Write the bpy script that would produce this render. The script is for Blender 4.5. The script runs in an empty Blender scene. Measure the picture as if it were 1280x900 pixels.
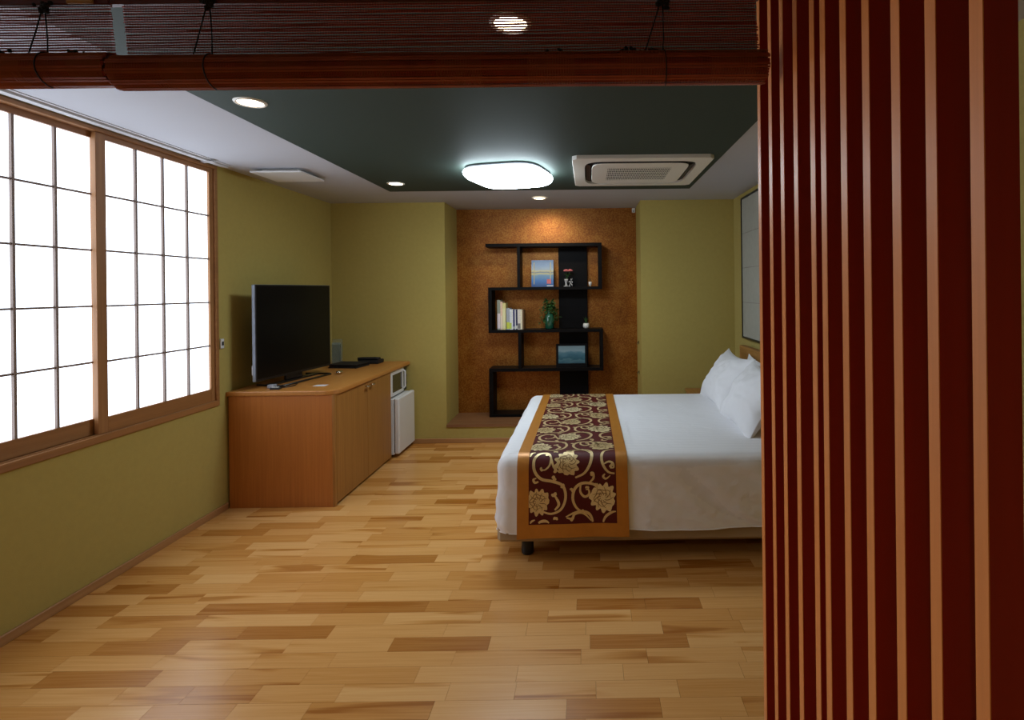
import bpy, math, random
from mathutils import Vector, noise
R = math.radians
PI = math.pi
scene = bpy.context.scene
col = scene.collection
rng = random.Random(7)

# ------------------------------------------------------------------ camera
cam_d = bpy.data.cameras.new('camera')
cam = bpy.data.objects.new('camera', cam_d)
col.objects.link(cam)
scene.camera = cam
cam_d.sensor_width = 36.0
cam_d.lens = 680.0 / 1280.0 * 36.0
cam_d.shift_x = -(738.15 - 640.0) / 1280.0
cam_d.shift_y = -(450.0 - 362.49) / 1280.0
cam_d.clip_start = 0.05
cam.location = (0, 0, 1.57)
cam.rotation_mode = 'ZXY'          # applied roll (z), then pitch (x), then yaw (y) by hand below
from mathutils import Matrix
base = Matrix.Rotation(-0.0041, 4, 'Z') @ Matrix.Rotation(R(90) - 0.0006, 4, 'X') @ Matrix.Rotation(-0.0112, 4, 'Z')
cam.rotation_euler = base.to_euler('ZXY')

# ------------------------------------------------------------------ world, exposure
w = bpy.data.worlds.new('world')
scene.world = w
w.use_nodes = True
w.node_tree.nodes['Background'].inputs[0].default_value = (0.75, 0.85, 1.0, 1)
w.node_tree.nodes['Background'].inputs[1].default_value = 0.6
vs = scene.view_settings
vs.view_transform = 'Standard'
vs.look = 'None'
vs.exposure = 0.14
vs.gamma = 1.0
scene.cycles.max_bounces = 10
scene.cycles.diffuse_bounces = 5
scene.cycles.sample_clamp_indirect = 4.0

# strengths of everything that gives light, the added fill included
WINDOW_E = 3.1
LAMP_E = 24.0
DOWN_E = 14.0
SPOT_W = 7.0
WASH_W = 20.0
FILL_W = 13.0  # added fill downlights, unseen behind the camera

# room numbers (metres; camera at x=0, y=0 looking along +y)
XL, XR, YB, ZC = -2.656, 1.517, 5.64, 2.492
YR, RL, RR, RZ = 6.16, -1.481, 0.548, 0.193
YN = -1.6

# ------------------------------------------------------------------ materials
MATS = {}
def new_mat(name):
    m = bpy.data.materials.new(name)
    m.use_nodes = True
    MATS[name] = m
    nt = m.node_tree
    return m, nt, nt.nodes['Principled BSDF']

def simple(name, c, rough=0.5, metal=0.0, spec=0.5, bump=0.0, bscale=200.0, var=0.0, vscale=8.0, coat=0.0, sheen=0.0, trans=0.0):
    m, nt, b = new_mat(name)
    b.inputs['Base Color'].default_value = (*c, 1)
    b.inputs['Roughness'].default_value = rough
    b.inputs['Metallic'].default_value = metal
    b.inputs['Specular IOR Level'].default_value = spec
    b.inputs['Coat Weight'].default_value = coat
    b.inputs['Sheen Weight'].default_value = sheen
    b.inputs['Transmission Weight'].default_value = trans
    tc = nt.nodes.new('ShaderNodeNewGeometry')
    if var > 0:
        n = nt.nodes.new('ShaderNodeTexNoise'); n.inputs['Scale'].default_value = vscale; n.inputs['Detail'].default_value = 4
        nt.links.new(tc.outputs['Position'], n.inputs['Vector'])
        r = nt.nodes.new('ShaderNodeMapRange')
        r.inputs[3].default_value = 1 - var; r.inputs[4].default_value = 1 + var
        nt.links.new(n.outputs['Fac'], r.inputs[0])
        h = nt.nodes.new('ShaderNodeHueSaturation'); h.inputs['Color'].default_value = (*c, 1)
        nt.links.new(r.outputs[0], h.inputs['Value'])
        nt.links.new(h.outputs[0], b.inputs['Base Color'])
    if bump > 0:
        n = nt.nodes.new('ShaderNodeTexNoise'); n.inputs['Scale'].default_value = bscale; n.inputs['Detail'].default_value = 3
        nt.links.new(tc.outputs['Position'], n.inputs['Vector'])
        bp = nt.nodes.new('ShaderNodeBump'); bp.inputs['Strength'].default_value = bump; bp.inputs['Distance'].default_value = 0.002
        nt.links.new(n.outputs['Fac'], bp.inputs['Height'])
        nt.links.new(bp.outputs[0], b.inputs['Normal'])
    return m

def wood(name, c1, c2, axis='z', scale=1.0, rough=0.4, coat=0.0, contrast=1.0, bump=0.05):
    """grain running along one world axis"""
    m, nt, b = new_mat(name)
    g = nt.nodes.new('ShaderNodeNewGeometry')
    mp = nt.nodes.new('ShaderNodeMapping')
    long_, cross = 1.2 * scale, 38.0 * scale
    mp.inputs['Scale'].default_value = tuple(long_ if a == axis else cross for a in 'xyz')
    nt.links.new(g.outputs['Position'], mp.inputs['Vector'])
    n = nt.nodes.new('ShaderNodeTexNoise'); n.inputs['Scale'].default_value = 1.0; n.inputs['Detail'].default_value = 6; n.inputs['Roughness'].default_value = 0.6
    nt.links.new(mp.outputs[0], n.inputs['Vector'])
    cr = nt.nodes.new('ShaderNodeValToRGB')
    cr.color_ramp.elements[0].position = 0.5 - 0.22 / contrast; cr.color_ramp.elements[0].color = (*c2, 1)
    cr.color_ramp.elements[1].position = 0.5 + 0.22 / contrast; cr.color_ramp.elements[1].color = (*c1, 1)
    nt.links.new(n.outputs['Fac'], cr.inputs[0])
    nt.links.new(cr.outputs[0], b.inputs['Base Color'])
    b.inputs['Roughness'].default_value = rough
    b.inputs['Coat Weight'].default_value = coat
    b.inputs['Coat Roughness'].default_value = 0.15
    bp = nt.nodes.new('ShaderNodeBump'); bp.inputs['Strength'].default_value = bump; bp.inputs['Distance'].default_value = 0.001
    nt.links.new(n.outputs['Fac'], bp.inputs['Height']); nt.links.new(bp.outputs[0], b.inputs['Normal'])
    return m

def emit(name, c, s):
    m = bpy.data.materials.new(name); m.use_nodes = True; MATS[name] = m
    nt = m.node_tree
    nt.nodes.remove(nt.nodes['Principled BSDF'])
    e = nt.nodes.new('ShaderNodeEmission'); e.inputs[0].default_value = (*c, 1); e.inputs[1].default_value = s
    nt.links.new(e.outputs[0], nt.nodes['Material Output'].inputs[0])
    return m

M_wall = simple('olive_wallpaper', (0.44, 0.345, 0.10), 0.85, spec=0.2, bump=0.35, bscale=260, var=0.06, vscale=30)
M_wallR = simple('textured_plaster', (0.43, 0.345, 0.11), 0.9, spec=0.2, bump=1.0, bscale=120, var=0.1, vscale=60)
M_ceil = simple('white_ceiling_paper', (0.49, 0.50, 0.54), 0.9, spec=0.2, bump=0.2, bscale=300)
M_green = simple('dark_green_ceiling_paper', (0.035, 0.054, 0.044), 0.7, spec=0.3, bump=0.4, bscale=300, var=0.08, vscale=60)
M_frame = wood('window_wood', (0.38, 0.175, 0.058), (0.27, 0.115, 0.035), 'y', 1.0, 0.45)
M_framez = wood('window_wood_upright', (0.40, 0.19, 0.068), (0.29, 0.125, 0.04), 'z', 1.0, 0.45)
M_base = wood('baseboard_wood', (0.46, 0.24, 0.09), (0.35, 0.165, 0.058), 'y', 1.0, 0.5)
M_basex = wood('baseboard_wood_across', (0.46, 0.24, 0.09), (0.35, 0.165, 0.058), 'x', 1.0, 0.5)
M_cab = wood('cabinet_wood', (0.50, 0.175, 0.035), (0.40, 0.13, 0.024), 'z', 1.6, 0.38, 0.0, 1.1)
M_cabd = wood('cabinet_door_wood', (0.40, 0.18, 0.042), (0.30, 0.125, 0.025), 'z', 1.6, 0.4, 0.0, 1.1)
M_cabtop = wood('cabinet_top_wood', (0.52, 0.22, 0.05), (0.43, 0.17, 0.035), 'y', 1.6, 0.33, 0.0)
M_head = wood('headboard_wood', (0.38, 0.18, 0.045), (0.30, 0.135, 0.034), 'y', 1.2, 0.45)
M_shelf = wood('black_stained_wood', (0.0045, 0.0035, 0.004), (0.0025, 0.002, 0.002), 'x', 1.0, 0.5)
M_shelf.node_tree.nodes['Principled BSDF'].inputs['Specular IOR Level'].default_value = .12
M_bar = wood('grey_brown_lattice_wood', (0.26, 0.19, 0.155), (0.20, 0.145, 0.12), 'z', 1.0, 0.55)
M_plat = wood('platform_wood', (0.27, 0.13, 0.06), (0.19, 0.085, 0.035), 'x', 1.0, 0.4)
M_red = wood('red_lacquered_wood', (0.34, 0.016, 0.005), (0.29, 0.012, 0.004), 'z', 1.0, 0.5, 0.0)
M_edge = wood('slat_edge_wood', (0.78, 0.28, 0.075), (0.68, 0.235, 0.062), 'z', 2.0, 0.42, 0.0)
M_beam = wood('red_beam_wood', (0.11, 0.010, 0.004), (0.07, 0.006, 0.003), 'x', 1.0, 0.45)
M_white = simple('white_enamel', (0.72, 0.72, 0.72), 0.35)
M_whiteplastic = simple('white_plastic', (0.80, 0.78, 0.72), 0.4)
M_black = simple('black_plastic', (0.008, 0.008, 0.009), 0.35)
M_blackmat = simple('black_rubber', (0.012, 0.011, 0.010), 0.7)
M_screen = simple('dark_screen_glass', (0.003, 0.003, 0.003), 0.3, spec=0.2)
M_silver = simple('silver_trim', (0.30, 0.34, 0.42), 0.3, metal=0.8)
M_chrome = simple('chrome', (0.75, 0.72, 0.68), 0.15, metal=1.0)
M_brass = simple('dull_brass', (0.10, 0.07, 0.03), 0.45, metal=0.6)
M_cotton = simple('white_cotton', (0.80, 0.79, 0.81), 0.85, spec=0.15, bump=0.15, bscale=500, sheen=0.2)
M_beige = simple('beige_leatherette', (0.40, 0.30, 0.19), 0.5, spec=0.3)
M_gold = simple('gold_satin', (0.50, 0.20, 0.028), 0.42, metal=0.25, var=0.12, vscale=25, bump=0.1, bscale=400)
M_maroon = simple('maroon_brocade', (0.085, 0.007, 0.006), 0.55, spec=0.25, var=0.15, vscale=400, bump=0.2, bscale=700)
M_motif = simple('gold_embroidery', (0.70, 0.53, 0.26), 0.4, metal=0.35, var=0.2, vscale=120, bump=0.3, bscale=500)
M_motif2 = simple('pale_gold_embroidery', (0.80, 0.66, 0.37), 0.4, metal=0.35, var=0.2, vscale=120, bump=0.3, bscale=500)
M_motifd = simple('bronze_thread', (0.22, 0.12, 0.04), 0.5, metal=0.3)
M_greenglass = simple('green_glass', (0.012, 0.09, 0.05), 0.1, spec=0.8, coat=0.5)
M_leaf = simple('leaf_green', (0.03, 0.10, 0.02), 0.5, var=0.3, vscale=60)
M_clear = simple('clear_acrylic', (0.80, 0.88, 0.88), 0.08, trans=0.9)
M_crystal = simple('crystal_glass', (0.75, 0.75, 0.78), 0.12, trans=0.5)
M_pink = simple('pink_petals', (0.62, 0.16, 0.17), 0.6)
M_ceramic = simple('white_ceramic', (0.75, 0.73, 0.70), 0.3)
M_soil = simple('dark_soil', (0.02, 0.014, 0.01), 0.9)
M_cord = simple('black_cord', (0.004, 0.003, 0.003), 0.8)
M_paper = simple('washi_paper', (0.36, 0.36, 0.31), 0.8, var=0.12, vscale=18, bump=0.3, bscale=80)
M_pages = simple('book_pages', (0.60, 0.55, 0.45), 0.8)
M_pane = emit('backlit_shoji_paper', (0.80, 0.88, 1.0), WINDOW_E)
M_lamp = emit('lamp_diffuser', (0.78, 0.91, 1.0), LAMP_E)
M_down = emit('downlight_lens', (1.0, 0.80, 0.52), DOWN_E)
M_tan = simple('tan_tag', (0.45, 0.26, 0.10), 0.6)

# backlit paper: every pane emits evenly in one pale blue white
# gold leaf wall
def gold_leaf():
    m, nt, b = new_mat('gold_leaf_paper')
    g = nt.nodes.new('ShaderNodeNewGeometry')
    n1 = nt.nodes.new('ShaderNodeTexNoise'); n1.inputs['Scale'].default_value = 9; n1.inputs['Detail'].default_value = 5
    n2 = nt.nodes.new('ShaderNodeTexNoise'); n2.inputs['Scale'].default_value = 70; n2.inputs['Detail'].default_value = 4
    for n in (n1, n2): nt.links.new(g.outputs['Position'], n.inputs['Vector'])
    mx = nt.nodes.new('ShaderNodeMath'); mx.operation = 'MULTIPLY_ADD'; mx.inputs[1].default_value = 0.30
    nt.links.new(n1.outputs['Fac'], mx.inputs[0])
    m2 = nt.nodes.new('ShaderNodeMath'); m2.operation = 'MULTIPLY'; m2.inputs[1].default_value = 0.70
    nt.links.new(n2.outputs['Fac'], m2.inputs[0]); nt.links.new(m2.outputs[0], mx.inputs[2])
    cr = nt.nodes.new('ShaderNodeValToRGB')
    e = cr.color_ramp.elements
    e[0].position = 0.34; e[0].color = (0.20, 0.058, 0.006, 1)
    e[1].position = 0.66; e[1].color = (0.44, 0.20, 0.036, 1)
    x = e.new(0.5); x.color = (0.32, 0.108, 0.012, 1)
    nt.links.new(mx.outputs[0], cr.inputs[0]); nt.links.new(cr.outputs[0], b.inputs['Base Color'])
    b.inputs['Metallic'].default_value = 0.5
    b.inputs['Roughness'].default_value = 0.40
    bp = nt.nodes.new('ShaderNodeBump'); bp.inputs['Strength'].default_value = 0.6; bp.inputs['Distance'].default_value = 0.003
    nt.links.new(n2.outputs['Fac'], bp.inputs['Height']); nt.links.new(bp.outputs[0], b.inputs['Normal'])
    return m
M_goldwall = gold_leaf()

def floor_wood():
    m, nt, b = new_mat('floor_plank_wood')
    L = nt.links.new
    at = nt.nodes.new('ShaderNodeAttribute'); at.attribute_name = 'plank'
    sp = nt.nodes.new('ShaderNodeSeparateColor'); L(at.outputs['Color'], sp.inputs[0])
    g = nt.nodes.new('ShaderNodeNewGeometry')
    # shift every plank to its own place in the grain
    cmb = nt.nodes.new('ShaderNodeCombineXYZ')
    mu = nt.nodes.new('ShaderNodeMath'); mu.operation = 'MULTIPLY'; mu.inputs[1].default_value = 37.0; L(sp.outputs[1], mu.inputs[0])
    for i in range(3): L(mu.outputs[0], cmb.inputs[i])
    ad = nt.nodes.new('ShaderNodeVectorMath'); ad.operation = 'ADD'; L(g.outputs['Position'], ad.inputs[0]); L(cmb.outputs[0], ad.inputs[1])
    def nz(sc, det, dist=0.0):
        mp = nt.nodes.new('ShaderNodeMapping'); mp.inputs['Scale'].default_value = sc; L(ad.outputs[0], mp.inputs['Vector'])
        n = nt.nodes.new('ShaderNodeTexNoise'); n.inputs['Scale'].default_value = 1; n.inputs['Detail'].default_value = det
        n.inputs['Distortion'].default_value = dist
        L(mp.outputs[0], n.inputs['Vector']); return n
    fine = nz((3.0, 130.0, 1.0), 5, 0.3)
    band = nz((1.1, 13.0, 1.0), 2, 0.6)
    # tone ramp
    cr = nt.nodes.new('ShaderNodeValToRGB'); e = cr.color_ramp.elements
    e[0].position = 0.0; e[0].color = (0.36, 0.125, 0.018, 1)
    e[1].position = 1.0; e[1].color = (0.75, 0.43, 0.165, 1)
    x = e.new(0.4); x.color = (0.56, 0.255, 0.062, 1)
    x = e.new(0.7); x.color = (0.67, 0.345, 0.11, 1)
    a1 = nt.nodes.new('ShaderNodeMath'); a1.operation = 'MULTIPLY_ADD'; a1.inputs[1].default_value = 0.55; L(fine.outputs['Fac'], a1.inputs[0]); L(sp.outputs[0], a1.inputs[2])
    # heartwood band in some planks
    br = nt.nodes.new('ShaderNodeMapRange'); br.inputs[1].default_value = 0.56; br.inputs[2].default_value = 0.68; br.inputs[3].default_value = 0; br.inputs[4].default_value = 0.55
    L(band.outputs['Fac'], br.inputs[0])
    bm = nt.nodes.new('ShaderNodeMath'); bm.operation = 'MULTIPLY'; L(br.outputs[0], bm.inputs[0]); L(sp.outputs[2], bm.inputs[1])
    a2 = nt.nodes.new('ShaderNodeMath'); a2.operation = 'SUBTRACT'; L(a1.outputs[0], a2.inputs[0]); L(bm.outputs[0], a2.inputs[1])
    a3 = nt.nodes.new('ShaderNodeMath'); a3.operation = 'SUBTRACT'; a3.use_clamp = True; L(a2.outputs[0], a3.inputs[0]); a3.inputs[1].default_value = 0.28
    L(a3.outputs[0], cr.inputs[0]); L(cr.outputs[0], b.inputs['Base Color'])
    b.inputs['Roughness'].default_value = 0.27
    b.inputs['Specular IOR Level'].default_value = 0.5
    bp = nt.nodes.new('ShaderNodeBump'); bp.inputs['Strength'].default_value = 0.08; bp.inputs['Distance'].default_value = 0.001
    L(fine.outputs['Fac'], bp.inputs['Height']); L(bp.outputs[0], b.inputs['Normal'])
    return m
M_floor = floor_wood()
M_sub = simple('dark_joint', (0.10, 0.04, 0.012), 0.8)

def duvet_mat():
    m, nt, b = new_mat('white_satin_stripe_cotton')
    L = nt.links.new
    g = nt.nodes.new('ShaderNodeNewGeometry')
    s = nt.nodes.new('ShaderNodeSeparateXYZ'); L(g.outputs['Position'], s.inputs[0])
    mm = nt.nodes.new('ShaderNodeMath'); mm.operation = 'MULTIPLY'; mm.inputs[1].default_value = 2 * PI / 0.034; L(s.outputs[1], mm.inputs[0])
    sn = nt.nodes.new('ShaderNodeMath'); sn.operation = 'SINE'; L(mm.outputs[0], sn.inputs[0])
    gt = nt.nodes.new('ShaderNodeMath'); gt.operation = 'GREATER_THAN'; gt.inputs[1].default_value = 0; L(sn.outputs[0], gt.inputs[0])
    mr = nt.nodes.new('ShaderNodeMapRange'); mr.inputs[3].default_value = 0.52; mr.inputs[4].default_value = 0.72; L(gt.outputs[0], mr.inputs[0])
    L(mr.outputs[0], b.inputs['Roughness'])
    mx = nt.nodes.new('ShaderNodeMix'); mx.data_type = 'RGBA'; L(gt.outputs[0], mx.inputs['Factor'])
    mx.inputs['A'].default_value = (0.77, 0.76, 0.78, 1); mx.inputs['B'].default_value = (0.82, 0.81, 0.83, 1)
    L(mx.outputs['Result'], b.inputs['Base Color'])
    b.inputs['Specular IOR Level'].default_value = 0.3
    n = nt.nodes.new('ShaderNodeTexNoise'); n.inputs['Scale'].default_value = 9; n.inputs['Detail'].default_value = 5; n.inputs['Distortion'].default_value = 0.5
    L(g.outputs['Position'], n.inputs['Vector'])
    bp = nt.nodes.new('ShaderNodeBump'); bp.inputs['Strength'].default_value = 0.4; bp.inputs['Distance'].default_value = 0.014
    L(n.outputs['Fac'], bp.inputs['Height']); L(bp.outputs[0], b.inputs['Normal'])
    return m
M_duvet = duvet_mat()

# ------------------------------------------------------------------ mesh helpers
class MB:
    def __init__(s): s.v = []; s.f = []; s.sm = []; s.m = []; s.mi = 0
    def face(s, idx, smooth=False): s.f.append(tuple(idx)); s.sm.append(smooth); s.m.append(s.mi)
    def box(s, x0, x1, y0, y1, z0, z1, c=0.0):
        """axis-aligned box, optionally with chamfered edges along its two longest directions"""
        if x0 > x1: x0, x1 = x1, x0
        if y0 > y1: y0, y1 = y1, y0
        if z0 > z1: z0, z1 = z1, z0
        b = len(s.v)
        if c <= 0:
            for z in (z0, z1):
                for x, y in ((x0, y0), (x1, y0), (x1, y1), (x0, y1)): s.v.append((x, y, z))
            for q in ((0, 3, 2, 1), (4, 5, 6, 7), (0, 1, 5, 4), (1, 2, 6, 5), (2, 3, 7, 6), (3, 0, 4, 7)): s.face([b + i for i in q])
            return s
        c = min(c, (x1 - x0) * .45, (y1 - y0) * .45, (z1 - z0) * .45)
        # 24-vertex chamfered box
        idx = {}
        X = (x0, x1); Y = (y0, y1); Z = (z0, z1); sg = (1, -1)
        for i in (0, 1):
            for j in (0, 1):
                for k in (0, 1):
                    for a in range(3):
                        p = [X[i] + sg[i] * c, Y[j] + sg[j] * c, Z[k] + sg[k] * c]
                        p[a] = (X[i], Y[j], Z[k])[a]
                        idx[(i, j, k, a)] = len(s.v); s.v.append(tuple(p))
        def q(l, want):
            n = s_norm(s.v, l)
            if n.dot(want) < 0: l = l[::-1]
            s.face(l)
        for a in range(3):
            o = [t for t in range(3) if t != a]
            for e in (0, 1):
                l = []
                for (p_, r_) in ((0, 0), (1, 0), (1, 1), (0, 1)):
                    k3 = [0, 0, 0]; k3[a] = e; k3[o[0]] = p_; k3[o[1]] = r_
                    l.append(idx[(*k3, a)])
                wv = Vector((0, 0, 0)); wv[a] = -1 if e == 0 else 1
                q(l, wv)
            for p_ in (0, 1):            # edges along axis a
                for r_ in (0, 1):
                    k0 = [0, 0, 0]; k0[o[0]] = p_; k0[o[1]] = r_
                    k1 = list(k0); k1[a] = 1
                    l = [idx[(*k0, o[0])], idx[(*k1, o[0])], idx[(*k1, o[1])], idx[(*k0, o[1])]]
                    wv = Vector((0, 0, 0)); wv[o[0]] = -1 if p_ == 0 else 1; wv[o[1]] = -1 if r_ == 0 else 1
                    q(l, wv)
        for i in (0, 1):
            for j in (0, 1):
                for k in (0, 1):
                    q([idx[(i, j, k, a)] for a in range(3)], Vector((-1 if i == 0 else 1, -1 if j == 0 else 1, -1 if k == 0 else 1)))
        return s
    def prism(s, pts, z0, z1, smooth=False):
        """pts counter-clockwise in xy"""
        b = len(s.v); n = len(pts)
        for z in (z0, z1):
            for p in pts: s.v.append((p[0], p[1], z))
        s.face([b + i for i in range(n)][::-1]); s.face([b + n + i for i in range(n)])
        for i in range(n):
            j = (i + 1) % n
            s.face((b + i, b + j, b + n + j, b + n + i), smooth)
        return s
    def lathe(s, prof, cx, cy, n=24, smooth=True, cap=True):
        """prof: list of (r, z) from bottom to top"""
        b = len(s.v)
        for r, z in prof:
            for i in range(n):
                a = 2 * PI * i / n
                s.v.append((cx + r * math.cos(a), cy + r * math.sin(a), z))
        for k in range(len(prof) - 1):
            for i in range(n):
                j = (i + 1) % n
                s.face((b + k * n + i, b + k * n + j, b + (k + 1) * n + j, b + (k + 1) * n + i), smooth)
        if cap:
            s.face([b + i for i in range(n)][::-1])
            t = b + (len(prof) - 1) * n
            s.face([t + i for i in range(n)])
        return s
    def tube(s, pts, r, n=8, smooth=True, cap=True):
        pts = [Vector(p) for p in pts]
        rr = r if isinstance(r, (list, tuple)) else [r] * len(pts)
        b = len(s.v)
        up = None
        for k, p in enumerate(pts):
            t = (pts[min(k + 1, len(pts) - 1)] - pts[max(k - 1, 0)])
            if t.length < 1e-9: t = Vector((0, 0, 1))
            t.normalize()
            if up is None:
                up = Vector((0, 0, 1)) if abs(t.z) < 0.9 else Vector((1, 0, 0))
            a = t.cross(up)
            if a.length < 1e-6: a = t.cross(Vector((0, 1, 0)))
            a.normalize(); c = a.cross(t).normalized(); up = c
            for i in range(n):
                an = 2 * PI * i / n
                s.v.append(tuple(p + (a * math.cos(an) + c * math.sin(an)) * rr[k]))
        for k in range(len(pts) - 1):
            for i in range(n):
                j = (i + 1) % n
                s.face((b + k * n + i, b + (k + 1) * n + i, b + (k + 1) * n + j, b + k * n + j), smooth)
        if cap:
            s.face([b + i for i in range(n)]); t = b + (len(pts) - 1) * n
            s.face([t + i for i in range(n)][::-1])
        return s
    def sphere(s, c, r, nu=12, nv=8):
        rx, ry, rz = (r, r, r) if not isinstance(r, tuple) else r
        b = len(s.v)
        s.v.append((c[0], c[1], c[2] - rz))
        for k in range(1, nv):
            ph = -PI / 2 + PI * k / nv
            for i in range(nu):
                a = 2 * PI * i / nu
                s.v.append((c[0] + rx * math.cos(ph) * math.cos(a), c[1] + ry * math.cos(ph) * math.sin(a), c[2] + rz * math.sin(ph)))
        s.v.append((c[0], c[1], c[2] + rz)); top = len(s.v) - 1
        for i in range(nu):
            j = (i + 1) % nu
            s.face((b, b + 1 + j, b + 1 + i), True)
            s.face((top, top - nu + i, top - nu + j), True)
            for k in range(nv - 2):
                s.face((b + 1 + k * nu + i, b + 1 + k * nu + j, b + 1 + (k + 1) * nu + j, b + 1 + (k + 1) * nu + i), True)
        return s
    def grid(s, P, closed=False, smooth=True, flip=False):
        """P: rows of points"""
        b = len(s.v); nr = len(P); nc = len(P[0])
        for row in P:
            for p in row: s.v.append(tuple(p))
        for i in range(nr - 1):
            for j in range(nc if closed else nc - 1):
                k = (j + 1) % nc
                q = (b + i * nc + j, b + i * nc + k, b + (i + 1) * nc + k, b + (i + 1) * nc + j)
                s.face(q[::-1] if flip else q, smooth)
        return s

def s_norm(v, l):
    a, b_, c = (Vector(v[i]) for i in l[:3])
    return (b_ - a).cross(c - a)

def wloc(o):
    p = Vector((0, 0, 0))
    while o is not None:
        p += Vector(o.location); o = o.parent
    return p

def obj(name, mb, mat, parent=None, loc=None, attr=None, bevel=0.0, local=False, solid=0.0):
    """link one mesh object; the builder's points are world coordinates unless local=True"""
    me = bpy.data.meshes.new(name)
    off = Vector((0, 0, 0))
    if not local:
        off = wloc(parent) if parent else Vector(loc or (0, 0, 0))
    vv = [(p[0] - off.x, p[1] - off.y, p[2] - off.z) for p in mb.v]
    me.from_pydata(vv, [], mb.f)
    me.polygons.foreach_set('use_smooth', mb.sm)
    mats = mat if isinstance(mat, (list, tuple)) else [mat]
    for m in mats: me.materials.append(m)
    if len(mats) > 1: me.polygons.foreach_set('material_index', mb.m)
    if attr is not None:
        a = me.color_attributes.new('plank', 'FLOAT_COLOR', 'POINT')
        flat = []
        for c in attr: flat.extend(c)
        a.data.foreach_set('color', flat)
    me.update()
    o = bpy.data.objects.new(name, me)
    col.objects.link(o)
    if parent: o.parent = parent
    elif loc: o.location = loc
    if bevel > 0:
        bv = o.modifiers.new('bevel', 'BEVEL'); bv.width = bevel; bv.segments = 2; bv.limit_method = 'ANGLE'; bv.angle_limit = R(40)
        bv.harden_normals = False
    if solid > 0:
        sd = o.modifiers.new('solid', 'SOLIDIFY'); sd.thickness = solid; sd.offset = -1
        es = o.modifiers.new('edges', 'EDGE_SPLIT'); es.split_angle = R(50)
    return o

def tag(o, label, cat, group=None):
    o['label'] = label; o['category'] = cat
    if group: o['group'] = group
    return o

def thing(name, label, cat, loc=(0, 0, 0), group=None):
    o = bpy.data.objects.new(name, None); col.objects.link(o)
    o.location = loc; o.empty_display_size = 0.1
    return tag(o, label, cat, group)

def struct(name, mb, m, label=None, loc=None, bevel=0.0):
    o = obj(name, mb, m, None, loc, bevel=bevel)
    o['kind'] = 'structure'
    if label: o['label'] = label
    return o

def stuff(o): o['kind'] = 'stuff'; return o
def B(*a, c=0.0): return MB().box(*a, c=c)

def copy_tree(o, parent=None):
    c = o.copy(); col.objects.link(c)
    if parent: c.parent = parent
    for ch in list(o.children): copy_tree(ch, c)
    return c

def catmull(pts, n=8):
    out = []
    P = [Vector(p) for p in pts]
    P = [P[0] * 2 - P[1]] + P + [P[-1] * 2 - P[-2]]
    for i in range(1, len(P) - 2):
        for k in range(n):
            t = k / n
            a, b_, c, d = P[i - 1], P[i], P[i + 1], P[i + 2]
            out.append(0.5 * ((2 * b_) + (c - a) * t + (2 * a - 5 * b_ + 4 * c - d) * t * t + (3 * b_ - a - 3 * c + d) * t ** 3))
    out.append(P[-2]); return out

# ================================================================== THE SETTING
# walls
WY0, WY1, WZ0, WZ1 = 1.18, 3.904, 0.772, 2.478      # window opening with frame
mb = MB()
mb.box(XL - .15, XL, YN, WY0, 0, ZC)
mb.box(XL - .15, XL, WY1, YB + .1, 0, ZC)
mb.box(XL - .15, XL, WY0, WY1, 0, WZ0)
mb.box(XL - .15, XL, WY0, WY1, WZ1, ZC)
struct('wall_left', mb, M_wall, 'olive green papered wall with the shoji window')
mb = MB()
mb.box(XL, RL, YB, YB + .12, 0, ZC)
struct('wall_back_left', mb, M_wall, 'olive back wall left of the alcove')
mb = MB(); mb.box(RR, XR, YB, YB + .12, 0, ZC)
struct('wall_back_right', mb, M_wall, 'olive back wall right of the alcove')
mb = MB(); mb.box(RL, RR, YB, YB + .06, 0, RZ - .03)
struct('wall_alcove_front', mb, M_wall, 'low olive riser under the alcove platform')
mb = MB(); mb.box(RL - .12, RL, YB + .12, YR + .1, 0, ZC)
struct('wall_alcove_left', mb, M_wall, 'left side of the alcove')
mb = MB(); mb.box(RR, RR + .12, YB + .12, YR + .1, 0, ZC)
struct('wall_alcove_right', mb, M_wall, 'right side of the alcove')
mb = MB(); mb.box(RL, RR, YR, YR + .1, 0, ZC)
struct('wall_alcove_back', mb, M_goldwall, 'gold leaf patterned back of the alcove')
mb = MB(); mb.box(RL, RR, YB - .012, YR, RZ - .03, RZ)
struct('trim_platform', mb, M_plat, 'brown wooden alcove platform')
mb = MB(); mb.box(XR, XR + .12, YN, YB + .1, 0, ZC)
struct('wall_right', mb, M_wallR, 'olive textured right wall')
mb = MB(); mb.box(XL - .1, XR + .1, YN - .12, YN, 0, ZC)
struct('wall_rear', mb, M_wall, 'wall behind the viewer')
# ceiling with the dark green papered field
mb = MB(); mb.box(XL - .15, XR + .12, YN - .12, YR + .1, ZC, ZC + .12)
ceil = struct('ceiling', mb, M_ceil, 'white papered ceiling')
mb = MB(); mb.box(-1.809, 0.941, 1.52, 4.997, ZC - .003, ZC + .01)
o = obj('green_field', mb, M_green, ceil)
o['label'] = 'dark green papered field of the ceiling'
# baseboards
def bb(name, x0, x1, y0, y1, m):
    mb = MB(); mb.box(x0, x1, y0, y1, 0.0, 0.047, c=.003)
    struct(name, mb, m)
bb('baseboard_left', XL, XL + .014, YN, 3.985, M_base)
bb('baseboard_back', -1.9, RR + .9, YB - .014, YB, M_basex)
bb('baseboard_right', XR - .014, XR, YN, 2.9, M_base)
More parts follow.
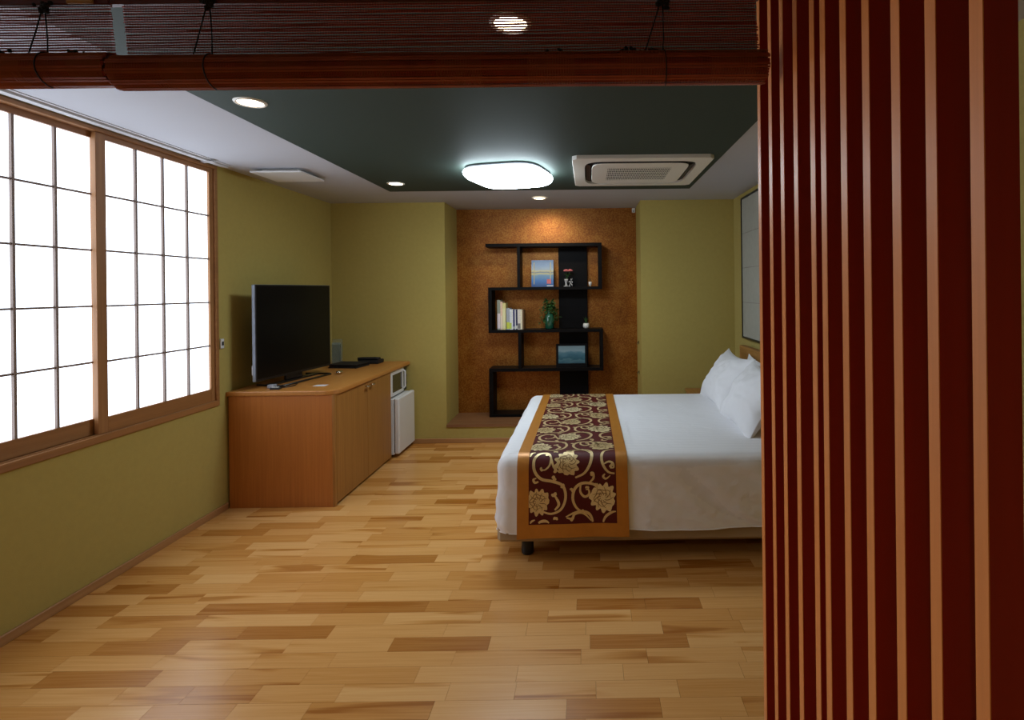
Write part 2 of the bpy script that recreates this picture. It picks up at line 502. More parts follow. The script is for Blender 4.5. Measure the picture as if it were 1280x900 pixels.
# floor: sub floor and the strips laid on it
mb = MB(); mb.box(XL - .1, XR + .1, YN - .1, YR, -.10, -.006)
floor = struct('floor', mb, M_sub, 'blond wooden strip floor')
pieces = []
roww = 0.0965
row = 0
y = YN + .02
while y < YB - 0.0:
    y1 = min(y + roww, YB)
    x = XL - rng.uniform(0, .4)
    while x < XR:
        ln = rng.choice([rng.uniform(.26, .38), rng.uniform(.38, .55), rng.uniform(.3, .48)])
        x0, x1 = max(x, XL), min(x + ln, XR)
        if XR - x1 < .08: x1 = XR
        if x1 - x0 > .02:
            t = rng.random()
            if t < .13: tone = rng.uniform(.12, .34)
            elif t < .36: tone = rng.uniform(.38, .54)
            else: tone = rng.uniform(.58, .86)
            pieces.append((x0, x1, y, y1, (tone, rng.random(), rng.choice([0, .5, 1.0, 1.2]), 1)))
        x = x1 if x1 < XR else XR + 1
        if x1 >= XR: break
    y += roww; row += 1
def in_view(p):
    x0, x1, y0, y1, _ = p
    yc = max((y0 + y1) / 2, 1e-3)
    if yc < 1.92: return 0
    # hidden by the bed, the cabinet or the slatted screen
    xm = (x0 + x1) / 2
    if xm > -.5 and yc > 3.3: return 0
    if xm < -1.9 and yc > 3.99: return 0
    u0 = 738 + max(x0, -1.085 * yc) / yc * 680; u1 = 738 + min(x1, .315 * yc) / yc * 680
    if u1 <= u0: return 0
    return (u1 - u0) * (y1 - y0) * 1067 / yc ** 2
pieces.sort(key=in_view, reverse=True)
g = .0005
def strip(mb, p, at):
    n0 = len(mb.v)
    mb.box(p[0] + g, p[1] - g, p[2] + g, p[3] - g, -.006, 0.0)
    at.extend([p[4]] * (len(mb.v) - n0))
for p in pieces[:300]:
    mb = MB(); at = []
    strip(mb, p, at)
    obj('floor_strip', mb, M_floor, floor, attr=at)
mb = MB(); at = []
for p in pieces[300:]: strip(mb, p, at)
stuff(obj('floor_strips', mb, M_floor, floor, attr=at))

# ------------------------------------------------------------------ shoji window
FX = XL + .012          # face of the frame
mb = MB()
mb.box(XL - .10, FX, WY0, WY1, WZ0, .812, c=.003)            # sill
mb.box(XL - .10, FX, WY0, WY1, 2.458, WZ1 + .002, c=.003)        # head
mb.box(XL - .10, FX, WY1 - .030, WY1, .812, 2.458, c=.003)      # jamb far
mb.box(XL - .10, FX, WY0, WY0 + .03, .812, 2.458, c=.003)       # jamb near
win = struct('window_1', mb, M_frame, 'wooden frame of the wide shoji window')
mb = MB()
for xx in (XL - .004, XL - .040):
    mb.box(xx - .012, xx, WY0 + .03, WY1 - .03, .812, .816)
obj('sill_track', mb, M_frame, win)
mb = MB(); mb.box(XL - .112, XL - .10, WY0, WY1, WZ0, WZ1)
obj('outer_board', mb, M_frame, win)
ZS = [0.899 + .3054 * i for i in range(6)]
def sash(xf, ya, yb, glass0, glass1, cols):
    """xf face of the sash, ya..yb its full extent"""
    root = bpy.data.objects.new('sash', None); col.objects.link(root); root.parent = win
    root.location = (xf, ya, .816)
    d = .026
    def part(nm, mb, m): return obj(nm, mb, m, root)
    part('stile', B(xf - d, xf, ya, glass0, .816, 2.458, c=.002), M_framez)
    part('stile', B(xf - d, xf, glass1, yb, .816, 2.458, c=.002), M_framez)
    part('bottom_rail', B(xf - d, xf - .001, glass0, glass1, .816, ZS[0]), M_frame)
    part('top_rail', B(xf - d, xf - .001, glass0, glass1, ZS[5], 2.458), M_frame)
    pit = (glass1 - glass0) / cols
    for i in range(1, cols):
        yy = glass0 + i * pit
        part('upright_bar', B(xf - .016, xf - .002, yy - .0065, yy + .0065, ZS[0], ZS[5]), M_bar)
    for k in range(1, 5):
        part('cross_bar', B(xf - .0165, xf - .006, glass0, glass1, ZS[k] - .0052, ZS[k] + .0052), M_bar)
    for i in range(cols):
        for k in range(5):
            part('paper_pane', B(xf - .0205, xf - .0165, glass0 + i * pit, glass0 + (i + 1) * pit, ZS[k], ZS[k + 1]), M_pane)
sash(XL - .002, 2.955, 3.874, 3.017, 3.836, 4)
sash(XL - .034, 2.09, 3.005, 2.154, 2.973, 4)
sash(XL - .002, 1.212, 2.13, 1.25, 2.068, 4)

# curtain rail on the ceiling above the window
t = thing('curtain_rail', 'white double curtain rail fixed to the ceiling above the shoji window', 'curtain rail', (-2.58, 1.0, ZC))
M_rail = simple('grey_white_rail', (.55, .55, .57), .5)
obj('backing_strip', B(-2.640, -2.560, 1.0, 3.95, ZC - .004, ZC), M_rail, t)
obj('rail', B(-2.622, -2.582, 1.0, 3.93, ZC - .015, ZC - .004), M_rail, t)
obj('end_bracket', B(-2.635, -2.55, 3.72, 3.76, ZC - .019, ZC - .014), M_rail, t)

t = thing('wall_switch', 'small white switch with dark button beside the window frame', 'switch', (XL, 3.94, 1.21))
obj('plate', B(XL, XL + .012, 3.921, 3.957, 1.175, 1.245, c=.003), M_white, t)
obj('button', B(XL + .012, XL + .015, 3.931, 3.947, 1.197, 1.225), M_black, t)

# ------------------------------------------------------------------ ceiling lamp
LX, LY = -.595, 4.165
t = thing('ceiling_lamp', 'glowing white rounded square ceiling lamp with dark base on green field', 'lamp', (LX, LY, ZC))
def squircle(r, n=4.0, N=64, rot=R(-14)):
    out = []
    for i in range(N):
        a = 2 * PI * i / N
        c, s_ = math.cos(a), math.sin(a)
        k = r / (abs(c) ** n + abs(s_) ** n) ** (1 / n)
        x, y_ = k * c, k * s_
        out.append((x * math.cos(rot) - y_ * math.sin(rot), x * math.sin(rot) + y_ * math.cos(rot)))
    return out
mb = MB()
rows = []
for r, z in ((.02, -.108), (.12, -.107), (.20, -.103), (.25, -.095), (.282, -.080), (.298, -.060), (.302, -.045), (.296, -.030), (.27, -.022), (.24, -.020)):
    rows.append([(LX + px, LY + py, ZC + z) for px, py in squircle(r)])
mb.grid(rows, closed=True, flip=False)
mb.face(list(range(64))[::-1], True)
obj('diffuser', mb, M_lamp, t)
mb = MB()
rows = []
for r, z in ((.270, -.0235), (.286, -.018), (.286, -.003), (.27, -.003)):
    rows.append([(LX + px, LY + py, ZC + z) for px, py in squircle(r)])
mb.grid(rows, closed=True); mb.face(list(range(64))[::-1])
obj('base_housing', mb, simple('dark_housing', (0.02, 0.022, 0.025), .5), t)

# ------------------------------------------------------------------ downlights
def add_spot(x, y_, z, watt, size, blend=.6, tilt=(0, 0)):
    d = bpy.data.lights.new('downlight_beam', 'SPOT'); d.energy = watt; d.color = (1.0, .84, .58)
    d.spot_size = R(size); d.spot_blend = blend; d.shadow_soft_size = .04
    o = bpy.data.objects.new('downlight_beam', d); col.objects.link(o); o.location = (x, y_, z)
    o.rotation_euler = (R(tilt[0]), R(tilt[1]), 0)
def downlight(x, y_, label, watt, size=95, tilt=(0, 0)):
    t = thing('downlight', label, 'downlight', (x, y_, ZC))
    N = 40
    mb = MB()
    prof = [(.052, -.002), (.058, -.010), (.068, -.010), (.073, -.004), (.073, -.0035)]
    rows = [[(x + r * math.cos(2 * PI * i / N), y_ + r * math.sin(2 * PI * i / N), ZC + z) for i in range(N)] for r, z in prof]
    mb.grid(rows, closed=True, flip=True)
    obj('trim_ring', mb, M_whiteplastic, t)
    mb = MB(); mb.lathe([(.056, ZC - .0065), (.056, ZC - .0045)], x, y_, N, smooth=False)
    obj('lens', mb, M_down, t)
    add_spot(x, y_, ZC - .02, watt, size, tilt=tilt)
downlight(-1.613, 2.62, 'recessed round downlight in the green field nearest the shoji window', SPOT_W)
downlight(-1.622, 4.62, 'recessed round downlight at the far left corner of the green field', SPOT_W)
downlight(-.478, 5.42, 'recessed round downlight in the white ceiling before the gold alcove', WASH_W, 120, (32, 0))
downlight(-.257, 1.87, 'recessed round downlight seen through the bamboo blind', SPOT_W * 1.3)

downlight(-1.75, -.5, 'added fill downlight, unseen behind the viewer on the window side', FILL_W, 150)  # this and the next are added to brighten the near room and slat fronts
downlight(-.35, -.7, 'added fill downlight, unseen behind the viewer in the middle', FILL_W, 150)

# ------------------------------------------------------------------ ceiling air conditioner
AX0, AX1, AY0, AY1 = -.102, .878, 3.712, 4.692
ACX, ACY = (AX0 + AX1) / 2, (AY0 + AY1) / 2
t = thing('ceiling_air_conditioner', 'square white ceiling cassette air conditioner with dark air slots', 'air conditioner', (ACX, ACY, ZC))
def ring_plate(mb, ro, ri, z0, z1, nO=10.0, nI=8.0, N=96):
    """square-ish ring between two rounded squares (half sides ro, ri)"""
    def sq(r, n):
        out = []
        for i in range(N):
            a = 2 * PI * (i + .5) / N
            c, s_ = math.cos(a), math.sin(a); k = r / (abs(c) ** n + abs(s_) ** n) ** (1 / n)
            out.append((ACX + k * c, ACY + k * s_))
        return out
    O, I = sq(ro, nO), sq(ri, nI)
    rows = [[(p[0], p[1], z1) for p in O], [(p[0], p[1], z0 + .004) for p in O], [(ACX + (p[0] - ACX) * .994, ACY + (p[1] - ACY) * .994, z0) for p in O],
            [(p[0], p[1], z0) for p in I], [(p[0], p[1], z1) for p in I]]
    mb.grid(rows, closed=True, smooth=False, flip=True)
mb = MB(); ring_plate(mb, .49, .405, ZC - .030, ZC, 40, 7)
obj('outer_panel', mb, M_whiteplastic, t)
mb = MB(); mb.box(ACX - .40, ACX + .40, ACY - .40, ACY + .40, ZC - .012, ZC - .002)
obj('slot_backing', mb, M_blackmat, t)
mb = MB(); ring_plate(mb, .352, .27, ZC - .034, ZC - .030, 9, 30)
obj('inner_panel', mb, M_whiteplastic, t)
mb = MB(); ring_plate(mb, .350, .27, ZC - .030, ZC - .012, 9, 30)
obj('slot_wall', mb, M_blackmat, t)
M_louv = simple('grey_louver', (.03, .02, .018), .5)
for k in range(4):
    a = k * PI / 2
    mb = MB()
    n = 14; P0 = []; P1 = []
    for i in range(n + 1):
        s_ = -0.27 + .54 * i / n
        e = .012 * (1 - abs(s_ / .27) ** 4)
        for rad, z, L_ in ((.362, -.026, P0), (.392 + 0 * e, -.016, P1)):
            px, py = rad, s_
            L_.append((ACX + px * math.cos(a) - py * math.sin(a), ACY + px * math.sin(a) + py * math.cos(a), ZC + z))
    mb.grid([P0, P1], smooth=False)
    obj('louver', mb, M_louv, t, solid=.003)
# intake grille: plate and slats with slits between
obj('grille_backing', B(ACX - .272, ACX + .272, ACY - .272, ACY + .272, ZC - .0305, ZC - .012), M_blackmat, t)
mb = MB()
mb.box(ACX - .272, ACX - .235, ACY - .27, ACY + .27, ZC - .0335, ZC - .0305); mb.box(ACX + .235, ACX + .272, ACY - .27, ACY + .27, ZC - .0335, ZC - .0305)
mb.box(ACX - .235, ACX + .235, ACY - .27, ACY - .215, ZC - .0335, ZC - .0305); mb.box(ACX - .235, ACX + .235, ACY + .235, ACY + .27, ZC - .0335, ZC - .0305)
for i in range(34):
    x = ACX - .235 + (i + .5) * .47 / 34
    mb.box(x - .0024, x + .0024, ACY - .215, ACY + .235, ZC - .0325, ZC - .0305)
for i in range(7):
    yy = ACY - .19 + i * .40 / 6
    mb.box(ACX - .235, ACX + .235, yy - .006, yy + .006, ZC - .0333, ZC - .0307)
stuff(obj('intake_grille', mb, M_whiteplastic, t))

# ------------------------------------------------------------------ ceiling vent
t = thing('ceiling_vent', 'flat square white ceiling vent near the window end', 'vent', (-2.285, 4.18, ZC))
obj('cover', B(-2.475, -2.10, 4.0, 4.36, ZC - .034, ZC - .022, c=.003), M_white, t)
obj('vent_neck', B(-2.42, -2.155, 4.06, 4.30, ZC - .022, ZC), M_whiteplastic, t)

# ------------------------------------------------------------------ bamboo blinds and beam
mb = MB(); mb.box(XL, .475, 1.405, 1.50, 2.36, ZC)
beam = struct('trim_beam', mb, M_beam, 'dark red wooden beam that carries the blinds')
M_splint = simple('red_brown_splint', (0.36, 0.036, 0.015), 0.5, var=0.5, vscale=25)
M_splint2 = simple('tan_splint', (0.32, 0.065, 0.023), 0.5, var=0.4, vscale=25)
M_thread = simple('dark_thread', (0.03, 0.008, 0.005), 0.8)
M_thread2 = simple('tan_thread', (0.36, 0.11, 0.042), 0.8)
YBL = 1.40
def blind(x0, x1, zr, slant, label, seed, cords, i0=0, i1=0):
    """x0..x1 at the roll, zr centre height of the roll, slant: how far the sheet edges lean"""
    rg = random.Random(seed)
    t = thing('bamboo_blind', label, 'blind', ((x0 + x1) / 2, YBL, zr), 'bamboo blinds rolled up under the red beam')
    ztop = 2.325
    obj('head_rail', B(x0 + slant, x1 + slant, YBL - .006, YBL + .008, ztop - .012, 2.43, c=.002), M_beam, t)
    r = .0395
    zb = zr + r * .80
    # sheet
    mb = MB(); ns = int((ztop - zb) / .0066) + 1
    nseg = max(4, int((x1 - x0) / .09))
    for k in range(ns):
        z = zb + k * .0066
        f = k / max(1, ns - 1)
        xa, xb = x0 + i0 + slant * f + rg.uniform(-.002, .002), x1 - i1 + slant * f + rg.uniform(-.002, .002)
        th = rg.uniform(.0028, .0046)
        top = []; bot = []
        wob = [rg.gauss(0, .0006) for _ in range(nseg + 1)]
        dv = rg.uniform(.0, .002)
        rows = [[], [], [], []]
        for i in range(nseg + 1):
            x = xa + (xb - xa) * i / nseg
            zz = z + wob[i] + .002 * noise.noise((x * 2, k * .7, seed))
            for q, (dy, dz) in enumerate(((-.0011, -th / 2), (.0011, -th / 2), (.0011, th / 2), (-.0011, th / 2))):
                rows[q].append((x, YBL + dy + dv, zz + dz))
        rows.append(rows[0]); mb.mi = 0 if rg.random() < .75 else 1
        mb.grid(rows, smooth=False)
    stuff(obj('splint_sheet', mb, [M_splint, M_splint2], t))
    # threads
    mb = MB(); nt_ = int((x1 - x0) / .0041)
    for i in range(nt_):
        x = x0 + i0 + .006 + (x1 - x0 - i0 - i1 - .012) * i / (nt_ - 1)
        b = len(mb.v)
        wd = .00055
        for z, xx in ((zb - .005, x), (ztop, x + slant)):
            for dx in (-wd, wd): mb.v.append((xx + dx, YBL - .0022, z))
        mb.face((b, b + 1, b + 3, b + 2))
    stuff(obj('threads', mb, M_thread, t))
    # roll: solid inner core, an outer layer of splints, rings of thread
    mb = MB()
    n = 28
    rows = []
    for x in (x0 + .004, x1 - .004):
        rows.append([(x, YBL + (r - .004) * math.cos(2 * PI * i / n), zr + (r - .004) * math.sin(2 * PI * i / n)) for i in range(n)])
    mb.grid(rows, closed=True); mb.face(range(n)); mb.face(list(range(n, 2 * n))[::-1])
    obj('roll_core', mb, simple('dark_roll', (.09, .014, .007), .7), t)
    mb = MB(); m = 38
    nseg = max(4, int((x1 - x0) / .12))
    for k in range(m):
        a = 2 * PI * k / m
        rows = []
        mb.mi = 1 if k % 4 < 2 else 0
        w_ = .0028
        rk = r + (.0016 if k % 4 < 2 else -.0024)
        for q in range(5):
            qa = 2 * PI * (q + .5) / 4
            ln = []
            for i in range(nseg + 1):
                x = x0 + rg.uniform(-.0008, .0008) + (x1 - x0) * i / nseg
                rr_ = rk + .0016 * math.cos(qa) + .0012 * noise.noise((x * 3, seed, 0))
                tt = a + w_ * math.sin(qa) / r * 1.3
                ln.append((x, YBL + rr_ * math.cos(tt), zr + rr_ * math.sin(tt)))
            rows.append(ln)
        mb.grid(rows, smooth=False)
    stuff(obj('roll_splints', mb, [M_splint, M_splint2], t))
    mb = MB()
    n = 20
    for i in range(nt_):
        x = x0 + .006 + (x1 - x0 - .012) * i / (nt_ - 1)
        rows = []
        lean = rg.uniform(-.001, .001)
        kx = 1.5 if int((x + 9) / .115) % 2 else .6
        for (dr, dx) in ((.0036, 0), (.0012, .0008 * kx), (.0012, -.0008 * kx), (.0036, 0)):
            rows.append([(x + dx + lean * math.sin(2 * PI * j / n), YBL + (r + dr) * math.cos(2 * PI * j / n), zr + (r + dr) * math.sin(2 * PI * j / n)) for j in range(n)])
        mb.grid(rows, closed=True, smooth=False)
    stuff(obj('roll_threads', mb, M_thread2, t))
    # lift cords with pulley clusters
    for (cx, zc, kind) in cords:
        mb = MB()
        if kind == 'pulley':
            for q in range(22):
                mb.sphere((cx + rg.gauss(0, .0085), YBL - .014 + rg.uniform(-.006, .006), zc + rg.gauss(0, .0085)), rg.uniform(.004, .0075), 6, 4)
            obj('pulley', mb, M_cord, t)
            mb = MB()
            mb.tube([(cx, YBL - .012, zc), (cx + .003, YBL - .009, (zc + zr) / 2), (cx + .001, YBL - .006, zb)] +
                    [(cx + .001 + .006 * q / 10, YBL - (r + .004) * math.cos(-PI / 2 + PI * (1 - q / 10)) * 0 - (r + .005) * math.sin(PI * q / 10), zr + (r + .005) * math.cos(PI * q / 10)) for q in range(0, 11)], .0016, 5)
            obj('lift_cord', mb, M_cord, t)
            mb = MB(); mb.tube([(cx - .004, YBL - .014, zc), (cx - .02, YBL - .012, zc - .05), (cx - .045, YBL - .010, zb + .006)], .0018, 5)
            obj('lift_cord', mb, M_cord, t)
        else:
            for q in range(kind):
                mb.sphere((cx + rg.gauss(0, .013), YBL - .012 + rg.uniform(-.004, .004), zb + .004 + abs(rg.gauss(0, .006))), rg.uniform(.003, .0055), 6, 4)
            obj('cord_knot', mb, M_cord, t)
    return t
blind(-1.72, -1.205, 2.146, -.012, 'short bamboo blind rolled up at the left end of the beam', 3,
      [(-1.373, 2.302, 'pulley'), (-1.305, 0, 12), (-1.485, 0, 22)])
blind(-1.200, .462, 2.138, -.012, 'long bamboo blind rolled up beside the slatted screen', 5,
      [(-.955, 2.310, 'pulley'), (.197, 2.305, 'pulley'), (.11, 0, 26), (.17, 0, 14), (-.075, 0, 6)], .026, .014)
t = thing('wooden_tag', 'small tan wooden tag on the red beam above left blind', 'tag', (-1.28, 1.385, 2.315))
obj('tag_board', B(-1.318, -1.252, 1.385, 1.3935, 2.312, 2.35, c=.002), M_tan, t)

# ------------------------------------------------------------------ slatted screen
t = thing('slatted_screen', 'floor to ceiling screen of dark red vertical slats with orange edges', 'screen', (.525, 1.1, 0))
XS = .50
for (ya, yb) in ((1.56, 1.589), (1.466, 1.492), (1.379, 1.402), (1.288, 1.312), (1.19, 1.214), (1.135, 1.160), (1.045, 1.068), (.959, .983), (.865, .890), (.775, .801), (.682, .708)):
    yc = (ya + yb) / 2
    dp = .046 if ya < .7 else .054
    sl = obj('slat', B(XS + .0015, XS + dp, yc - .0122, yc + .0122, .04, ZC - .04, c=.001), M_red, t)
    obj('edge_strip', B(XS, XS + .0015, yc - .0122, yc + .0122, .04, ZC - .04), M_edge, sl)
obj('bottom_rail', B(XS - .004, XS + .05, .665, 1.605, 0, .04, c=.002), M_red, t)
obj('top_rail', B(XS - .004, XS + .05, .665, 1.605, ZC - .04, ZC, c=.002), M_red, t)

# ------------------------------------------------------------------ cabinet
CX, CY0, CY1, CT = -1.868, 3.99, 5.125, .853
t = thing('sideboard_cabinet', 'light wooden sideboard cabinet under the television', 'cabinet', (-2.25, 4.6, 0))
WX = XL + .016
obj('side_panel', B(WX, CX - .0185, CY0, CY0 + .018, 0, CT - .034), M_cab, t)
obj('side_panel', B(WX, CX - .0185, CY1 - .018, CY1, 0, CT - .034), M_cab, t)
obj('front_post', B(CX - .018, CX, CY0, CY0 + .028, 0, CT - .034, c=.001), M_cabd, t)
obj('back_panel', B(XL + .001, XL + .013, CY0 + .02, YB - .02, .04, CT - .034), M_cab, t)
obj('plinth', B(CX - .05, CX - .035, CY0 + .02, CY1 - .02, 0, .02), M_blackmat, t)
for (a, b_, hy) in ((CY0 + .031, 4.588, 4.545), (4.592, CY1 - .002, 4.645)):
    d = obj('door', B(CX - .018, CX, a, b_, .018, CT - .037, c=.001), M_cabd, t)
    mb = MB(); mb.tube([(CX, hy, .785), (CX + .026, hy, .785)], .006, 8); mb.tube([(CX + .026, hy - .032, .785), (CX + .026, hy + .032, .785)], .0075, 8)
    obj('handle', mb, M_chrome, d)
# worktop with a rounded near corner
pts = [(XL + .001, CY0 - .012), (CX - .07, CY0 - .012)]
for i in range(1, 10):
    a = -PI / 2 + PI / 2 * i / 9
    pts.append((CX - .07 + .085 * math.cos(a), CY0 + .073 + .085 * math.sin(a)))
pts += [(CX + .015, YB - .001), (XL + .001, YB - .001)]
mb = MB(); mb.prism(pts, CT - .034, CT)
obj('worktop', mb, M_cabtop, t, bevel=.006)

# fridge
t = thing('mini_fridge', 'small white refrigerator under the microwave', 'refrigerator', (-2.08, 5.37, 0))
FXf = -1.80
obj('body', B(-2.32, FXf - .052, 5.15, 5.60, .025, .555, c=.006), M_white, t)
obj('door', B(FXf - .047, FXf, 5.145, 5.605, .035, .562, c=.010), M_white, t)
obj('door_gasket', B(FXf - .054, FXf - .045, 5.155, 5.595, .045, .55), M_blackmat, t)
mb = MB()
for yy in (5.18, 5.57):
    for xx in (-2.29, -1.90):
        m2 = MB(); m2.lathe([(.015, 0), (.015, .026)], xx, yy, 10); obj('foot', m2, M_black, t)
# microwave
t = thing('microwave_oven', 'white microwave oven on top of the small refrigerator', 'microwave', (-2.05, 5.36, .56))
mX = -1.872
obj('body', B(-2.22, mX - .03, 5.145, 5.60, .575, .812, c=.005), simple('dark_microwave_case', (.03, .03, .032), .4), t)
d = obj('door', B(mX - .03, mX, 5.142, 5.50, .570, .815, c=.006), M_white, t)
def micro_glass():
    m, nt, b = new_mat('microwave_window')
    g_ = nt.nodes.new('ShaderNodeNewGeometry'); s_ = nt.nodes.new('ShaderNodeSeparateXYZ'); nt.links.new(g_.outputs['Position'], s_.inputs[0])
    mr = nt.nodes.new('ShaderNodeMapRange'); mr.inputs[1].default_value = .66; mr.inputs[2].default_value = .67; nt.links.new(s_.outputs[2], mr.inputs[0])
    mx = nt.nodes.new('ShaderNodeMix'); mx.data_type = 'RGBA'; mx.inputs['A'].default_value = (.02, .02, .018, 1); mx.inputs['B'].default_value = (.02, .02, .018, 1)
    nt.links.new(mr.outputs[0], mx.inputs['Factor']); nt.links.new(mx.outputs['Result'], b.inputs['Base Color'])
    b.inputs['Roughness'].default_value = .06; b.inputs['Specular IOR Level'].default_value = 1.0
    return m
obj('window', B(mX - .001, mX + .0015, 5.185, 5.44, .607, .775), micro_glass(), d)
mb = MB(); mb.tube([(mX, 5.475, .60), (mX + .02, 5.48, .62), (mX + .02, 5.48, .77), (mX, 5.475, .79)], .008, 8)
obj('handle', mb, M_white, d)
cp = obj('control_panel', B(mX - .03, mX - .006, 5.503, 5.60, .572, .813, c=.004), M_black, t)
for zz in (.72, .64):
    mb = MB(); mb.tube([(mX - .006, 5.552, zz), (mX + .008, 5.552, zz)], .018, 14); obj('knob', mb, M_black, cp)
for yy in (5.18, 5.56):
    for xx in (-2.19, -1.95):
        m2 = MB(); m2.lathe([(.01, .5545), (.01, .576)], xx, yy, 8); obj('foot', m2, M_black, t)

# ------------------------------------------------------------------ television
ax, ay, bx_, by_ = -2.472, 4.05, -2.349, 4.95
tv = thing('television', 'large black flat television angled on the sideboard', 'television', ((ax + bx_) / 2, (ay + by_) / 2, CT))
tv.rotation_euler = (0, 0, -math.atan2(bx_ - ax, by_ - ay))
W2 = math.hypot(bx_ - ax, by_ - ay) / 2
def tvp(nm, mb, m, par=tv, **k):
    o = obj(nm, mb, m, None, local=True, **k); o.parent = par; return o
zb, zt = .058, .782
tvp('cabinet_shell', B(-.030, -.004, -W2 + .004, W2 - .004, zb + .002, zt - .002, c=.004), M_black)
tvp('back_cover', B(-.060, -.029, -W2 + .12, W2 - .12, zb + .02, zt - .25, c=.012), M_black)
mb = MB(); mb.box(-.006, .0, -W2, W2, zt - .010, zt); mb.box(-.006, .0, -W2, W2, zb, zb + .016)
mb.box(-.006, .0, -W2, -W2 + .010, zb + .016, zt - .010); mb.box(-.006, .0, W2 - .010, W2, zb + .016, zt - .010)
tvp('bezel', mb, M_black)
tvp('screen', B(-.0058, -.0015, -W2 + .010, W2 - .010, zb + .016, zt - .010), M_screen)
tvp('silver_side', B(-.030, -.004, -W2 - .003, -W2 + .004, zb, zt, c=.002), M_silver)
tvp('silver_side', B(-.030, -.004, W2 - .004, W2 + .003, zb, zt, c=.002), M_silver)
tvp('top_edge', B(-.012, -.002, -W2 + .004, W2 - .004, zt - .002, zt + .002), M_silver)
tvp('badge', B(-.033, -.028, -W2 - .004, -W2 + .03, zb + .05, zb + .12), M_white)
tvp('stand_neck', B(-.045, -.02, -.10, .10, .012, .14, c=.006), M_black)
mb = MB()
mb.tube([(-.12, -.30, .008), (.09, -.33, .008), (.115, -.31, .008), (.115, .28, .008), (.09, .30, .008), (-.12, .28, .008)], .0078, 8)
mb.box(-.06, .0, -.30, .28, .002, .012)
tvp('stand_base', mb, M_black)
# things by the TV
t = thing('power_adapter', 'small grey power adapter at the near foot of the television', 'adapter', (-2.40, 4.12, CT))
obj('case', B(-2.425, -2.375, 4.10, 4.15, CT, CT + .026, c=.004), simple('grey_plastic', (.30, .32, .36), .45), t)
mb = MB(); mb.tube([(-2.375, 4.125, CT + .01), (-2.34, 4.10, CT + .005), (-2.30, 4.13, CT + .005), (-2.27, 4.20, CT + .005), (-2.30, 4.30, CT + .005)], .004, 6)
obj('cable', mb, M_black, t)
t = thing('remote_control', 'dark remote control lying by the television foot', 'remote', (-2.33, 4.085, CT))
obj('case', B(-2.375, -2.30, 4.045, 4.08, CT, CT + .016, c=.004), M_black, t)
obj('keys', B(-2.365, -2.315, 4.053, 4.072, CT + .016, CT + .0175), M_whiteplastic, t)
t = thing('computer_mouse', 'silver white mouse shaped device beside the television stand', 'mouse', (-2.33, 4.73, CT))
mb = MB(); mb.sphere((-2.20, 4.80, CT + .016), (.028, .04, .0155), 14, 8); tag(obj('computer_mouse', mb, M_chrome, None, loc=(-2.20, 4.80, CT)), 'small rounded silver receiver beside the television stand', 'receiver')
bpy.data.objects.remove(t)
tag(obj('paper_card', B(-2.12, -2.03, 4.18, 4.245, CT, CT + .0012), M_white, None, loc=(-2.075, 4.21, CT)), 'white paper card lying near the front edge of the sideboard', 'card')
t = thing('tissue_folder', 'black leather information folder lying behind the television', 'folder', (-2.33, 5.3, CT))
t.name = 'leather_folder'
mb = MB(); mb.prism([(-2.47, 5.16), (-2.19, 5.12), (-2.16, 5.36), (-2.45, 5.40)], CT, CT + .012)
obj('back_cover', mb, M_cord, t)
mb = MB(); mb.prism([(-2.465, 5.165), (-2.205, 5.13), (-2.175, 5.35), (-2.455, 5.39)], CT + .012, CT + .026)
obj('pages', mb, M_blackmat, t)
mb = MB(); mb.prism([(-2.47, 5.16), (-2.19, 5.12), (-2.16, 5.36), (-2.45, 5.40)], CT + .026, CT + .036)
obj('front_cover', mb, M_cord, t)
t = thing('desk_telephone', 'black telephone with its handset lying near the wall', 'telephone', (-2.2, 5.48, CT))
mb = MB(); mb.prism([(-2.30, 5.42), (-2.10, 5.42), (-2.10, 5.58), (-2.30, 5.58)], CT, CT + .036)
obj('body', mb, M_cord, t, bevel=.006)
mb = MB(); mb.tube([(-2.31, 5.45, CT + .045), (-2.27, 5.455, CT + .052), (-2.14, 5.455, CT + .052), (-2.095, 5.45, CT + .045)], [.021, .016, .016, .021], 10)
obj('handset', mb, M_cord, t)
t = thing('leaflet_holder', 'clear acrylic holder standing against the wall behind the television', 'leaflet holder', (-2.52, 5.45, CT))
obj('front_plate', B(-2.575, -2.478, 5.44, 5.443, CT, CT + .20), M_clear, t)
obj('back_plate', B(-2.575, -2.478, 5.475, 5.478, CT, CT + .25), M_clear, t)
obj('side_plate', B(-2.481, -2.478, 5.443, 5.475, CT, CT + .20), M_clear, t)
obj('leaflets', B(-2.57, -2.49, 5.452, 5.466, CT, CT + .215), simple('leaflet_paper', (.30, .34, .28), .6, var=.3, vscale=40), t)

# ------------------------------------------------------------------ alcove shelf
SY0, SY1 = 5.92, 6.155
t = thing('display_shelf', 'tall black zigzag display shelf standing in the gold alcove', 'shelf', (-.47, 6.03, RZ))
def sp(nm, *a): return obj(nm, B(*a, c=.0015), M_shelf, t)
Z2, Z3, Z4, ZT = 1.606, 1.142, .722, 2.082
sp('shelf_board', -1.115, .151, SY0, SY1, ZT - .036, ZT)
sp('shelf_board', -1.09, .151, SY0, SY1, Z2 - .032, Z2)
sp('shelf_board', -1.09, .156, SY0, SY1, Z3 - .032, Z3)
sp('shelf_board', -1.09, .156, SY0, SY1, Z4 - .035, Z4)
sp('shelf_board', -1.09, .02, SY0, SY1, RZ, RZ + .03)
sp('upright', -.772, -.740, SY0, SY1, Z2, ZT - .036)
sp('upright', .110, .151, SY0, SY1, Z2, ZT - .036)
sp('upright', -1.09, -1.052, SY0, SY1, Z3, Z2 - .032)
sp('upright', -.770, -.735, SY0, SY1, Z4, Z3 - .032)
sp('upright', .118, .156, SY0, SY1, Z4, Z3 - .032)
